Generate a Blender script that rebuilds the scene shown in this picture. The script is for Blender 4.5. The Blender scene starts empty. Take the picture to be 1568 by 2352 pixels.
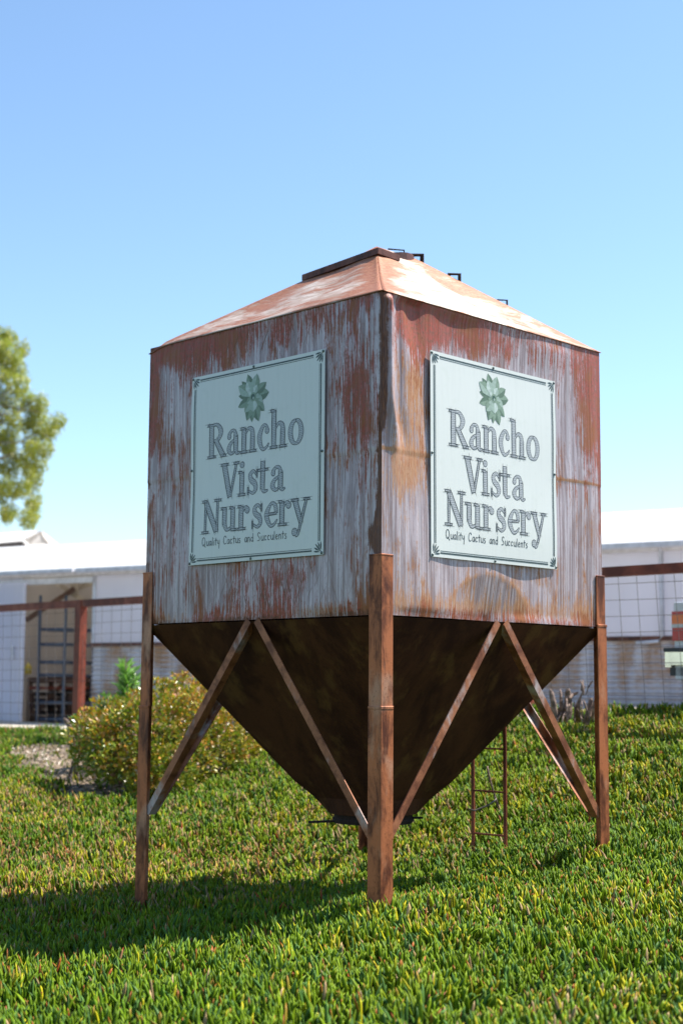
import bpy, math, random
import numpy as np
from mathutils import Vector, Matrix
random.seed(5); rng = np.random.default_rng(7)
S = bpy.context.scene
COL = S.collection
# ------------------------------------------------------------------ camera
C0 = np.array([-0.2687, -8.3642, -0.4142]); YAW, PIT, ROL, FPX = 0.0045227, 0.1192171, 0.0067416, 3360.25
Fv = np.array([math.sin(YAW)*math.cos(PIT), math.cos(YAW)*math.cos(PIT), math.sin(PIT)])
Rv = np.array([math.cos(YAW), -math.sin(YAW), 0.0]); Uv = np.cross(Rv, Fv)
Rr = Rv*math.cos(ROL)+Uv*math.sin(ROL); Ur = -Rv*math.sin(ROL)+Uv*math.cos(ROL)
cam = bpy.data.cameras.new('camera'); camo = bpy.data.objects.new('camera', cam); COL.objects.link(camo)
camo.matrix_world = Matrix(((Rr[0], Ur[0], -Fv[0], C0[0]), (Rr[1], Ur[1], -Fv[1], C0[1]), (Rr[2], Ur[2], -Fv[2], C0[2]), (0, 0, 0, 1)))
cam.sensor_fit = 'VERTICAL'; cam.sensor_height = 36; cam.sensor_width = 24; cam.lens = FPX/2352*36
cam.clip_start = 0.05; cam.clip_end = 2000
cam.dof.use_dof = True; cam.dof.focus_distance = 8.35; cam.dof.aperture_fstop = 1.9
S.camera = camo
S.render.resolution_x = 682; S.render.resolution_y = 1024
# ------------------------------------------------------------------ light
SUN = Vector((0.64, 0.215, 1.0)).normalized()
SEL = math.asin(SUN.z); SAZ = math.atan2(SUN.x, SUN.y)
W = bpy.data.worlds.new('World'); S.world = W; W.use_nodes = True
nt = W.node_tree; nt.nodes.clear()
wo = nt.nodes.new('ShaderNodeOutputWorld'); bg = nt.nodes.new('ShaderNodeBackground'); sk = nt.nodes.new('ShaderNodeTexSky')
sk.sky_type = 'NISHITA'; sk.sun_disc = False; sk.sun_elevation = SEL; sk.sun_rotation = SAZ
sk.altitude = 100; sk.air_density = 1.0; sk.dust_density = 0.3; sk.ozone_density = 2.0
bg.inputs['Strength'].default_value = 0.115
gn = nt.nodes.new('ShaderNodeMix'); gn.data_type = 'RGBA'; gn.blend_type = 'MULTIPLY'; gn.inputs[0].default_value = 1.0; gn.inputs[7].default_value = (0.98, 1.05, 1.06, 1)
nt.links.new(sk.outputs[0], gn.inputs[6]); nt.links.new(gn.outputs[2], bg.inputs[0]); nt.links.new(bg.outputs[0], wo.inputs[0])
sl = bpy.data.lights.new('sun', 'SUN'); sl.energy = 5.0; sl.angle = math.radians(0.53); sl.color = (1.0, 0.95, 0.87)
so = bpy.data.objects.new('sun', sl); COL.objects.link(so); so.rotation_euler = SUN.to_track_quat('Z', 'Y').to_euler(); so.location = (20, 10, 30)
S.view_settings.view_transform = 'Standard'; S.view_settings.look = 'None'; S.view_settings.exposure = 0.95; S.view_settings.gamma = 1

def at(px, py, D):
    """world point seen at photograph position px,py (1568 wide) at D metres along the view"""
    d = Fv+Rr*(px-784)/FPX-Ur*(py-1176)/FPX
    return C0+d*D/math.hypot(d[0], d[1])

# ------------------------------------------------------------------ helpers
class MB:
    def __init__(s): s.v = []; s.f = []; s.m = []
    def add(s, vs, fs, mi=0):
        n = len(s.v); s.v += [tuple(map(float, p)) for p in vs]; s.f += [tuple(i+n for i in f) for f in fs]; s.m += [mi]*len(fs)
    def box(s, c, d, ax=None, mi=0):
        c = np.array(c, float); A = np.eye(3) if ax is None else np.array(ax, float)
        vs = [c+A[0]*x*d[0]/2+A[1]*y*d[1]/2+A[2]*z*d[2]/2 for z in (-1, 1) for y in (-1, 1) for x in (-1, 1)]
        s.add(vs, [(0, 2, 3, 1), (4, 5, 7, 6), (0, 1, 5, 4), (2, 6, 7, 3), (0, 4, 6, 2), (1, 3, 7, 5)], mi)
    def prism(s, poly, lo, hi, mi=0):
        """poly: xy points, extruded from lo to hi (z)"""
        n = len(poly)
        s.add([(x, y, lo) for x, y in poly]+[(x, y, hi) for x, y in poly],
              [tuple(range(n))[::-1], tuple(range(n, 2*n))]+[(i, (i+1) % n, n+(i+1) % n, n+i) for i in range(n)], mi)
    def bar(s, p, q, w, h, up=(0, 0, 1), mi=0):
        p = np.array(p, float); q = np.array(q, float); a = q-p; L = np.linalg.norm(a); a = a/L
        b = np.cross(up, a); b = b/np.linalg.norm(b); c = np.cross(a, b)
        s.box((p+q)/2, (L, w, h), (a, b, c), mi)
    def tube(s, pts, r, n=8, mi=0, cap=True):
        pts = [np.array(p, float) for p in pts]; rs = r if hasattr(r, '__len__') else [r]*len(pts)
        vs = []; fs = []
        for i, p in enumerate(pts):
            a = pts[min(i+1, len(pts)-1)]-pts[max(i-1, 0)]; a = a/np.linalg.norm(a)
            ref = np.array((0, 0, 1.0)) if abs(a[2]) < .9 else np.array((1.0, 0, 0))
            b = np.cross(ref, a); b = b/np.linalg.norm(b); c = np.cross(a, b)
            vs += [p+rs[i]*(b*math.cos(t)+c*math.sin(t)) for t in [2*math.pi*k/n for k in range(n)]]
        for i in range(len(pts)-1):
            for k in range(n): fs.append((i*n+k, i*n+(k+1) % n, (i+1)*n+(k+1) % n, (i+1)*n+k))
        if cap: fs += [tuple(range(n))[::-1], tuple(range((len(pts)-1)*n, len(pts)*n))]
        s.add(vs, fs, mi)
    def grid(s, fn, nu, nv, mi=0):
        vs = [fn(i/nu, j/nv) for j in range(nv+1) for i in range(nu+1)]
        s.add(vs, [(j*(nu+1)+i, j*(nu+1)+i+1, (j+1)*(nu+1)+i+1, (j+1)*(nu+1)+i) for j in range(nv) for i in range(nu)], mi)
    def build(s, name, mats, parent=None, smooth=False, origin=None):
        me = bpy.data.meshes.new(name)
        P = np.array(s.v, float)
        if origin is not None: P = P-np.array(origin)
        me.from_pydata(P.tolist(), [], s.f)
        for m in (mats if isinstance(mats, (list, tuple)) else [mats]): me.materials.append(m)
        me.polygons.foreach_set('material_index', s.m)
        if smooth: me.polygons.foreach_set('use_smooth', [True]*len(s.f))
        me.update(); o = bpy.data.objects.new(name, me); COL.objects.link(o)
        if parent: o.parent = parent
        return o
def thing(name, label, cat, loc=(0, 0, 0), group=None):
    o = bpy.data.objects.new(name, None); COL.objects.link(o); o.location = loc; o.empty_display_size = .2
    o['label'] = label; o['category'] = cat
    if group: o['group'] = group
    return o
def tag(o, label, cat, group=None, kind=None):
    if label: o['label'] = label
    if cat: o['category'] = cat
    if group: o['group'] = group
    if kind: o['kind'] = kind
    return o

# ------------------------------------------------------------------ materials
class NT:
    def __init__(s, name):
        s.m = bpy.data.materials.new(name); s.m.use_nodes = True; s.t = s.m.node_tree; s.t.nodes.clear()
        s.out = s.t.nodes.new('ShaderNodeOutputMaterial')
    def n(s, typ, ins=None, **kw):
        nd = s.t.nodes.new('ShaderNode'+typ)
        for k, v in kw.items(): setattr(nd, k, v)
        for k, v in (ins or {}).items():
            if isinstance(v, bpy.types.NodeSocket): s.t.links.new(v, nd.inputs[k])
            elif isinstance(v, bpy.types.Node): s.t.links.new(v.outputs[0], nd.inputs[k])
            else:
                if isinstance(v, (tuple, list)) and len(v) == 3 and nd.inputs[k].type == 'RGBA': v = (*v, 1)
                nd.inputs[k].default_value = v
        return nd.outputs[0]
    def math(s, op, a, b=0.0, clamp=False): return s.n('Math', {0: a, 1: b}, operation=op, use_clamp=clamp)
    def noise(s, vec, scale=(1, 1, 1), sc=1.0, detail=4, rough=.55, dist=0.0):
        mp = s.n('Mapping', {'Vector': vec, 'Scale': scale})
        return s.n('TexNoise', {'Vector': mp, 'Scale': sc, 'Detail': detail, 'Roughness': rough, 'Distortion': dist})
    def step(s, v, lo, hi): return s.n('MapRange', {0: v, 1: lo, 2: hi, 3: 0.0, 4: 1.0}, interpolation_type='SMOOTHSTEP')
    def mix(s, f, a, b, mode='MIX'):
        nd = s.t.nodes.new('ShaderNodeMix'); nd.data_type = 'RGBA'; nd.blend_type = mode
        for k, v in ((0, f), (6, a), (7, b)):
            if isinstance(v, bpy.types.NodeSocket): s.t.links.new(v, nd.inputs[k])
            else: nd.inputs[k].default_value = (*v, 1) if isinstance(v, tuple) and len(v) == 3 else v
        return nd.outputs[2]
    def bump(s, h, strength=.3, dist=.01): return s.n('Bump', {'Height': h, 'Strength': strength, 'Distance': dist})
    def pbr(s, col, rough=.6, metal=0.0, normal=None, spec=.5, **kw):
        ins = {'Base Color': col, 'Roughness': rough, 'Metallic': metal, 'Specular IOR Level': spec}
        if normal: ins['Normal'] = normal
        ins.update(kw); b = s.n('BsdfPrincipled', ins); s.t.links.new(b, s.out.inputs[0]); return b
    def coord(s, which='Object'):
        nd = s.t.nodes.new('ShaderNodeTexCoord'); return nd.outputs[which]
    def attr(s, name):
        nd = s.t.nodes.new('ShaderNodeAttribute'); nd.attribute_name = name; return nd.outputs['Color']
    def sep(s, v):
        nd = s.t.nodes.new('ShaderNodeSeparateXYZ'); s.t.links.new(v, nd.inputs[0]); return nd.outputs

def simple(name, col, rough=.6, metal=0.0, var=.15, sc=8.0, spec=.5, bump=0.0):
    k = NT(name); c = k.coord(); n = k.noise(c, sc=sc, detail=5)
    lo = tuple(x*(1-var) for x in col); hi = tuple(min(1, x*(1+var)) for x in col)
    k.pbr(k.mix(k.step(n, .3, .7), lo, hi), rough, metal, k.bump(n, bump) if bump else None, spec); return k.m

def galvanised(name):
    k = NT(name); uv = k.coord('UV'); nd = k.t.nodes.new('ShaderNodeAttribute'); nd.attribute_name = 'rust'; a = k.sep(nd.outputs['Color']); scr = nd.outputs['Alpha']
    fine = k.noise(uv, (95, 4.2, 1), 1, 6, .7); med = k.noise(uv, (24, 1.5, 1), 1, 5, .65, .3); blot = k.noise(uv, (4.2, 2.4, 1), 1, 6, .65, .4)
    ultra = k.noise(uv, (210, 16, 1), 1, 3, .6); gr = k.noise(uv, (55, 38, 1), 1, 5, .75)
    base = k.mix(k.step(med, .38, .62), (0.28, 0.210, 0.212), (0.50, 0.415, 0.435))
    base = k.mix(k.math('MULTIPLY', k.step(fine, .54, .70), .8), base, (0.74, 0.69, 0.73))
    base = k.mix(k.math('MULTIPLY', k.step(gr, .54, .68), .35), base, (0.2, 0.17, 0.17))
    bt = k.step(k.math('ADD', blot, k.math('MULTIPLY', k.math('SUBTRACT', fine, .5), .9)), .47, .66)
    base = k.mix(k.math('MULTIPLY', bt, .72), base, k.mix(k.step(gr, .4, .6), (0.21, 0.10, 0.08), (0.28, 0.13, 0.065)))
    rib = k.noise(uv, (58, .45, 1), 1, 2, .4); base = k.mix(k.math('MULTIPLY', k.step(rib, .50, .62), .32), base, (0.66, 0.62, 0.64)); base = k.mix(k.math('MULTIPLY', k.step(rib, .48, .36), .30), base, (0.20, 0.15, 0.145))
    def mask(ch, w1, w2, w3, lo, hi):
        v = k.math('ADD', ch, k.math('MULTIPLY', k.math('SUBTRACT', fine, .5), w1))
        v = k.math('ADD', v, k.math('MULTIPLY', k.math('SUBTRACT', med, .5), w2))
        v = k.math('ADD', v, k.math('MULTIPLY', k.math('SUBTRACT', blot, .5), w3))
        v = k.math('ADD', v, k.math('MULTIPLY', k.math('SUBTRACT', gr, .5), .6))
        return k.step(v, lo, hi)
    red = mask(a[0], 2.2, 1.6, 1.7, .50, .80); och = mask(a[1], 2.0, 1.5, 1.3, .50, .84); brn = mask(a[2], 1.4, 1.1, .9, .46, .74)
    redc = k.mix(k.step(gr, .42, .62), (0.34, 0.048, 0.022), (0.19, 0.056, 0.024)); redc = k.mix(k.step(blot, .5, .65), redc, (0.27, 0.085, 0.028))
    c = k.mix(k.math('MULTIPLY', och, .8), base, k.mix(k.step(ultra, .4, .6), (0.40, 0.15, 0.045), (0.48, 0.26, 0.12)))
    c = k.mix(k.math('MULTIPLY', red, .85), c, redc)
    c = k.mix(k.math('MULTIPLY', brn, .9), c, k.mix(k.step(ultra, .4, .6), (0.075, 0.026, 0.013), (0.17, 0.062, 0.024)))
    s1 = k.noise(k.n('Mapping', {'Vector': uv, 'Rotation': (0, 0, .42), 'Scale': (1, 1, 1)}), (60, 3.0, 1), 1, 3, .55); s2 = k.noise(k.n('Mapping', {'Vector': uv, 'Rotation': (0, 0, -.5), 'Scale': (1, 1, 1)}), (62, 3.2, 1), 1.07, 3, .55)
    lines = k.math('MULTIPLY', k.math('MAXIMUM', k.step(s1, .60, .66), k.step(s2, .60, .66)), scr)
    c = k.mix(k.math('MULTIPLY', lines, .75), c, (0.14, 0.075, 0.045))
    anyr = k.math('MAXIMUM', red, k.math('MAXIMUM', och, brn))
    met = k.math('ADD', .08, k.math('MULTIPLY', k.math('SUBTRACT', 1.0, anyr), .14))
    rgh = k.math('ADD', .44, k.math('MULTIPLY', anyr, .14))
    k.pbr(c, rgh, met, k.bump(k.math('ADD', k.math('ADD', k.math('MULTIPLY', med, .6), k.math('MULTIPLY', k.noise(uv, (48, .35, 1), 1, 2), 1.2)), k.math('MULTIPLY', gr, .3)), .4, .008), .22); return k.m

def rustiron(name, dark, mid, light, metal=.1, along=(9, 9, 3.2), rough=.5, spec=.25):
    k = NT(name); c = k.coord()
    n1 = k.noise(c, along, 1, 6, .65, .4); n2 = k.noise(c, (1, 1, 1), 60, 4, .7); n3 = k.noise(c, (1, 1, .5), 5, 4, .6)
    col = k.mix(k.step(n1, .36, .6), dark, mid); col = k.mix(k.math('MULTIPLY', k.step(n3, .52, .68), .8), col, light)
    col = k.mix(k.math('MULTIPLY', k.step(n2, .56, .68), .45), col, tuple(x*.35 for x in dark))
    k.pbr(col, rough, metal, k.bump(n2, .4, .003), spec); return k.m

M = {}
M['galv'] = galvanised('galvanised_rusty')
def roofmat():
    k = NT('roof_rusty'); uv = k.coord('UV'); a = k.sep(k.attr('rust'))
    st = k.noise(uv, (4.5, 14, 1), 1, 6, .6, .8); bl = k.noise(uv, (2.2, 2.6, 1), 1, 5, .6, .6); g = k.noise(uv, (30, 30, 1), 1, 4, .7)
    c = k.mix(k.step(st, .35, .65), (0.38, 0.26, 0.19), (0.66, 0.57, 0.50))
    v = k.math('ADD', k.math('ADD', a[0], k.math('MULTIPLY', k.math('SUBTRACT', st, .5), 1.5)), k.math('MULTIPLY', k.math('SUBTRACT', bl, .5), 2.2))
    c = k.mix(k.math('MULTIPLY', k.step(v, .30, .66), .94), c, k.mix(k.step(g, .4, .6), (0.30, 0.095, 0.042), (0.37, 0.155, 0.075)))
    c = k.mix(k.math('MULTIPLY', k.step(k.math('ADD', a[2], k.math('MULTIPLY', k.math('SUBTRACT', g, .5), .8)), .5, .8), .8), c, (0.12, 0.05, 0.03))
    k.pbr(c, .55, .12, k.bump(k.math('ADD', st, bl), .3, .02), .25); return k.m
M['roof'] = roofmat()
M['leg'] = rustiron('leg_rust', (0.095, 0.028, 0.014), (0.42, 0.138, 0.055), (0.46, 0.24, 0.15), .25)
M['brace'] = rustiron('brace_rust', (0.15, 0.050, 0.024), (0.35, 0.135, 0.065), (0.46, 0.41, 0.40), .2, (6, 6, 6))
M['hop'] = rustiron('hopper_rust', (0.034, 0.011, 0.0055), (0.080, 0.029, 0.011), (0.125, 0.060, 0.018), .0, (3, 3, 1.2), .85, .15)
M['dkrust'] = rustiron('dark_rust', (0.05, 0.02, 0.014), (0.13, 0.05, 0.035), (0.20, 0.09, 0.06))
M['blackiron'] = rustiron('black_iron', (0.018, 0.014, 0.012), (0.035, 0.022, 0.018), (0.05, 0.035, 0.03), 0, (9, 9, 3), .8, .15)
M['fence'] = rustiron('fence_rust', (0.13, 0.032, 0.020), (0.25, 0.060, 0.034), (0.32, 0.095, 0.055), .0, (3, 3, 3))

# ------------------------------------------------------------------ ground
CP = np.array([(0, 0, -1.70), (-1.55, 1.55, -1.91), (1.55, 1.55, -1.52), (0, 3.09, -1.70), (.85, 2.25, -1.62), (-2.4, -.7, -1.88), (-1.06, -.32, -1.84), (-1.1, 2.75, -1.86), (-.3, -2.5, -1.80), (-.3, -8.4, -2.05),
               (-3.4, .3, -1.98), (3, 0, -1.50), (-6, -8, -2.5), (5, -8, -1.8), (-5.2, 12.6, -1.10), (-6.4, 14, -1.09), (-3.1, 5.6, -1.50), (-1.0, 6.6, -1.14), (-2.0, 6.4, -1.38),
               (1.7, 5.7, -.78), (3.0, 5.7, -.56), (2.5, 3.6, -1.02), (2.13, 1.9, -1.44), (-8, 8, -1.55), (-8, 2, -2.1), (7, 4, -.62), (7, 0, -1.35), (-3.05, 8.6, -1.18), (-1.4, 9.2, -1.0), (0.3, 7.6, -.86), (-9, 15.5, -1.1)])
def tps_fit(P):
    n = len(P); d = np.linalg.norm(P[:, None, :2]-P[None, :, :2], axis=2); K = np.where(d > 0, d*d*np.log(d+1e-9), 0)+np.eye(n)*.02
    Q = np.c_[np.ones(n), P[:, :2]]; A = np.block([[K, Q], [Q.T, np.zeros((3, 3))]]); return np.linalg.solve(A, np.r_[P[:, 2], 0, 0, 0])
TW = tps_fit(CP)
FA = np.array([-5.17, 12.6]); FB = np.array([2.27, 5.85]); FE = (FB-FA)/np.linalg.norm(FB-FA); FN = np.array([-FE[1], FE[0]])  # fence line; FN points away
def sstep(a, b, x): t = np.clip((x-a)/(b-a), 0, 1); return t*t*(3-2*t)
def ground(x, y):
    x = np.atleast_1d(np.asarray(x, float)); y = np.atleast_1d(np.asarray(y, float))
    xc = np.clip(x, -9, 8); yc = np.clip(y, -10, 16)
    d = np.hypot(xc[:, None]-CP[None, :, 0], yc[:, None]-CP[None, :, 1]); z = np.where(d > 0, d*d*np.log(d+1e-9), 0)@TW[:len(CP)]
    z = z+TW[-3]+TW[-2]*xc+TW[-1]*yc
    z = np.clip(z, -2.7, -.45)
    off = (x-FA[0])*FN[0]+(y-FA[1])*FN[1]; tt = (x-FA[0])*FE[0]+(y-FA[1])*FE[1]
    ter = -1.09+.2*sstep(5, 11, tt)
    k = sstep(.25, 1.3, off)
    z = z*(1-k)+ter*k
    return z
def gz(x, y): return float(ground(x, y)[0])
def bedmask(x, y):
    """bare mulch patch: 1 inside"""
    a = np.array([-3.9, 9.3]); b = np.array([-2.45, 5.7]); ab = b-a; t = np.clip(((x-a[0])*ab[0]+(y-a[1])*ab[1])/(ab@ab), 0, 1)
    d = np.hypot(x-a[0]-t*ab[0], y-a[1]-t*ab[1]); w = .42+.14*np.sin(3.1*x+1.3*y)+.12*np.sin(5.7*y-2*x)
    return d < w
xs = np.unique(np.concatenate([np.linspace(-300, -14, 14), np.linspace(-13, 13, 131), np.linspace(14, 300, 14)]))
ys = np.unique(np.concatenate([np.linspace(-120, -12, 8), np.linspace(-11, 19, 151), np.linspace(20, 600, 18)]))
XX, YY = np.meshgrid(xs, ys); ZZ = ground(XX.ravel(), YY.ravel())
g = MB(); g.v = list(map(tuple, np.c_[XX.ravel(), YY.ravel(), ZZ].tolist())); nx = len(xs)
for j in range(len(ys)-1):
    for i in range(nx-1): g.f.append((j*nx+i, j*nx+i+1, (j+1)*nx+i+1, (j+1)*nx+i))
g.m = [0]*len(g.f)
k = NT('soil'); oc = k.coord(); n1 = k.noise(oc, sc=18, detail=6, rough=.7); n2 = k.noise(oc, sc=1.4, detail=4)
soil = k.mix(k.step(n1, .35, .65), (0.010, 0.018, 0.004), (0.025, 0.032, 0.010))
dirt = k.mix(k.step(n2, .3, .7), (0.40, 0.33, 0.25), (0.50, 0.43, 0.34)); dirt = k.mix(k.math('MULTIPLY', k.step(n1, .5, .7), .35), dirt, (0.25, 0.19, 0.14))
zc = k.sep(k.attr('zone')); c = k.mix(zc[0], soil, dirt); c = k.mix(zc[1], c, k.mix(k.step(n1, .35, .6), (0.12, 0.09, 0.06), (0.34, 0.26, 0.19)))
k.pbr(c, 1.0, 0, k.bump(n1, .6, .03), .02)
go = g.build('ground', k.m, smooth=True); go['kind'] = 'structure'
xf, yf = XX.ravel(), YY.ravel(); off = (xf-FA[0])*FN[0]+(yf-FA[1])*FN[1]; tt = (xf-FA[0])*FE[0]+(yf-FA[1])*FE[1]
zone = np.zeros((len(xf), 4)); zone[:, 3] = 1; zone[:, 0] = sstep(.05, .35, off); zone[:, 1] = bedmask(xf, yf)*(1-zone[:, 0])
at_ = go.data.color_attributes.new('zone', 'FLOAT_COLOR', 'POINT'); at_.data.foreach_set('color', zone.ravel())

# fast mesh from numpy
def npmesh(name, V, F3, F4, mat, colors=None, smooth=False):
    me = bpy.data.meshes.new(name); me.vertices.add(len(V)); me.vertices.foreach_set('co', V.astype(np.float32).ravel())
    F3 = np.asarray(F3, np.int32).reshape(-1, 3); F4 = np.asarray(F4, np.int32).reshape(-1, 4)
    nl = F3.size+F4.size; me.loops.add(nl); me.loops.foreach_set('vertex_index', np.concatenate([F3.ravel(), F4.ravel()]))
    me.polygons.add(len(F3)+len(F4)); ls = np.concatenate([np.arange(len(F3))*3, F3.size+np.arange(len(F4))*4]).astype(np.int32)
    me.polygons.foreach_set('loop_start', ls)
    me.polygons.foreach_set('use_smooth', np.full(len(ls), smooth))
    me.update(calc_edges=True); me.materials.append(mat)
    if colors is not None:
        c = me.color_attributes.new('col', 'FLOAT_COLOR', 'POINT'); c.data.foreach_set('color', np.c_[colors, np.ones(len(colors))].astype(np.float32).ravel())
    o = bpy.data.objects.new(name, me); COL.objects.link(o); return o
def leafmat(name, rough=.45, trans=.25, spec=.5, tsat=(1.0, 1.25, .5)):
    k = NT(name); a = k.attr('col'); b = k.n('BsdfPrincipled', {'Base Color': a, 'Roughness': rough, 'Specular IOR Level': spec})
    tc = k.mix(1.0, a, tsat, 'MULTIPLY')
    t = k.n('BsdfTranslucent', {'Color': tc}); ms = k.n('MixShader', {0: trans, 1: b, 2: t}); k.t.links.new(ms, k.out.inputs[0]); return k.m
M['ice'] = leafmat('succulent_leaf', .48, .13, .12, (.95, 1.4, .4)); M['leaf'] = leafmat('leaf', .4, .3)
def finger_leaves(P, D, L, Wd, C0_, C1_, mat, name, bend):
    """three sided fleshy leaves: base P, direction D, length L, width Wd, base and tip colour"""
    n = len(P); D = D/np.linalg.norm(D, axis=1, keepdims=True); r = rng.normal(size=(n, 3)); A = np.cross(D, r); A /= np.linalg.norm(A, axis=1, keepdims=True); B = np.cross(D, A)
    rings = [(0.0, .75, 0), (.42, 1.0, .25), (.8, .72, .8)]; V = np.zeros((n, 10, 3)); Cc = np.zeros((n, 10, 3))
    for j, (t, w, bb) in enumerate(rings):
        ctr = P+D*(L*t)[:, None]+A*(bend*bb*L)[:, None]
        for q in range(3):
            th = 2*math.pi*q/3; V[:, j*3+q] = ctr+(A*math.cos(th)+B*math.sin(th))*(Wd*w*.58)[:, None]; Cc[:, j*3+q] = C0_*(1-t**3)+C1_*t**3
    V[:, 9] = P+D*L[:, None]+A*(bend*1.15*L)[:, None]; Cc[:, 9] = C1_
    base = (np.arange(n)*10)[:, None]
    q4 = [];
    for j in range(2):
        for q in range(3): q4.append([j*3+q, j*3+(q+1) % 3, (j+1)*3+(q+1) % 3, (j+1)*3+q])
    F4 = (base[:, :, None]+np.array(q4)[None]).reshape(-1, 4); F3 = (base[:, :, None]+np.array([[6, 7, 9], [7, 8, 9], [8, 6, 9]])[None]).reshape(-1, 3)
    return npmesh(name, V.reshape(-1, 3), F3, F4, mat, Cc.reshape(-1, 3), True)
def vnoise(x, y, s, seed=0):
    r = np.random.default_rng(seed); G = r.random((256, 256)); xi = x/s+50; yi = y/s+50; i = np.floor(xi).astype(int) % 255; j = np.floor(yi).astype(int) % 255
    fx = xi-np.floor(xi); fy = yi-np.floor(yi); fx = fx*fx*(3-2*fx); fy = fy*fy*(3-2*fy)
    return (G[i, j]*(1-fx)+G[i+1, j]*fx)*(1-fy)+(G[i, j+1]*(1-fx)+G[i+1, j+1]*fx)*fy
# ice plant carpet
Nn = 620000; x = rng.uniform(-10, 9, Nn); y = rng.uniform(-8.2, 15.5, Nn)
D_ = y-C0[1]; lat = np.abs(x-C0[0]); infr = (lat < .235*D_+.7) & (D_ > 4.2)
keep = (infr | (rng.random(Nn) < .16))
off = (x-FA[0])*FN[0]+(y-FA[1])*FN[1]; edge = -.12+.25*vnoise(x, y, .5, 3)+.05
keep &= off < edge; bed = bedmask(x, y); keep &= ~(bed & (rng.random(Nn) > .03))
patch = vnoise(x, y, .35, 4)*.6+vnoise(x, y, .12, 5)*.4; keep &= (patch > .08)
x, y, infr, patch = x[keep], y[keep], infr[keep], patch[keep]
n = len(x); z = ground(x, y)+.065*vnoise(x, y, .28, 6)-.042
tl = vnoise(x, y, .22, 8)*2*math.pi*2; D = np.c_[np.cos(tl)*.20+rng.normal(0, .27, n), np.sin(tl)*.24+rng.normal(0, .27, n), np.ones(n)]
L = rng.uniform(.05, .105, n)*(.62+.45*vnoise(x, y, .6, 21)+.55*vnoise(x, y, .17, 22)); Wd = rng.uniform(.0125, .021, n); sc = np.where(infr, 1, 1.7); L = L*np.where(infr, 1, 1.2)
h1 = vnoise(x, y, .9, 11); h2 = rng.random(n); h3 = vnoise(x, y, .25, 12)
g1 = np.array([.052, .130, .006]); g2 = np.array([.190, .260, .008]); g3 = np.array([.070, .150, .030]); yl = np.array([.36, .33, .012]); tn = np.array([.36, .25, .12]); rd = np.array([.30, .045, .02]); orr = np.array([.45, .17, .04])
t = np.clip(.9*(.5*h1+.5*vnoise(x, y, 2.0, 33))+.55*h2-.28, 0, 1)[:, None]; C = g1*(1-t)+g2*t; C = np.where((h2 < .18)[:, None], g3, C)
r2 = rng.random(n); dry = vnoise(x, y, .7, 14)*.7+vnoise(x, y, .2, 15)*.3; dryb = np.where((x < .5+.1*y) & (y > 1.2), .07, 0.0)+np.where(y > 2, .02, 0)-.012
C = np.where((r2 < .03+.18*(dry > .62))[:, None], yl, C); C = np.where((r2 > .975-dryb-.06*(dry > .66))[:, None], tn, C)
brn_ = (np.exp(-((x+2.6)**2+(y-3.2)**2)/1.6)+.8*np.exp(-((x+.9)**2+(y-3.4)**2)/.5)+.7*np.exp(-((x-2.2)**2+(y-4.6)**2)/.5)+.5*np.exp(-((x+3.4)**2+(y-5.5)**2)/1.0))*(.2+1.1*vnoise(x, y, .18, 41))
C = np.where((rng.random(n) < .27*brn_)[:, None], np.array([.40, .22, .08])*rng.uniform(.6, 1.2, (n, 1)), C); C = C*rng.uniform(.6, 1.3, (n, 1)); r3 = rng.random(n); T = C*1.1; T = np.where((r3 < .035)[:, None], np.array([.36, .17, .04]), T); T = np.where((r3 > .97)[:, None], rd, T)
red = rng.random(n) < .006; C = np.where(red[:, None], rd, C); T = np.where(red[:, None], orr, T)
ice = finger_leaves(np.c_[x, y, z], D, L, Wd*sc, C, T, M['ice'], 'ice_plant', rng.uniform(-.3, .45, n)); ice['kind'] = 'stuff'; tag(ice, 'fleshy green ice plant carpet with upright finger leaves covering the slope', 'ground cover')
# mulch chips
n = 5200; x = rng.uniform(-5.0, -1.2, n); y = rng.uniform(4.6, 10.4, n); kk = bedmask(x, y) | (rng.random(n) < .06); x, y = x[kk], y[kk]; n = len(x); z = ground(x, y)+.012
a = rng.uniform(0, math.pi, n); l = rng.uniform(.012, .05, n); w = rng.uniform(.006, .018, n); tz = rng.normal(0, .35, n)
ux = np.c_[np.cos(a), np.sin(a), tz]; vx = np.c_[-np.sin(a), np.cos(a), rng.normal(0, .3, n)]; P = np.c_[x, y, z]
V = np.stack([P-ux*l[:, None]-vx*w[:, None], P+ux*l[:, None]-vx*w[:, None]*.6, P+ux*l[:, None]+vx*w[:, None], P-ux*l[:, None]+vx*w[:, None]*.7, P+np.array([0, 0, .012])], 1)
b5 = (np.arange(n)*5)[:, None, None]; F3 = (b5+np.array([[0, 1, 4], [1, 2, 4], [2, 3, 4], [3, 0, 4]])[None]).reshape(-1, 3)
cc = np.array([.40, .30, .22])*rng.uniform(.25, 1.25, (n, 1)); mu = npmesh('wood_mulch', V.reshape(-1, 3), F3, [], M['leaf'], np.repeat(cc, 5, 0)); mu['kind'] = 'stuff'; tag(mu, 'pale dry bark mulch and dead leaves on the bare patch by the shrub', 'mulch')

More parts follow.
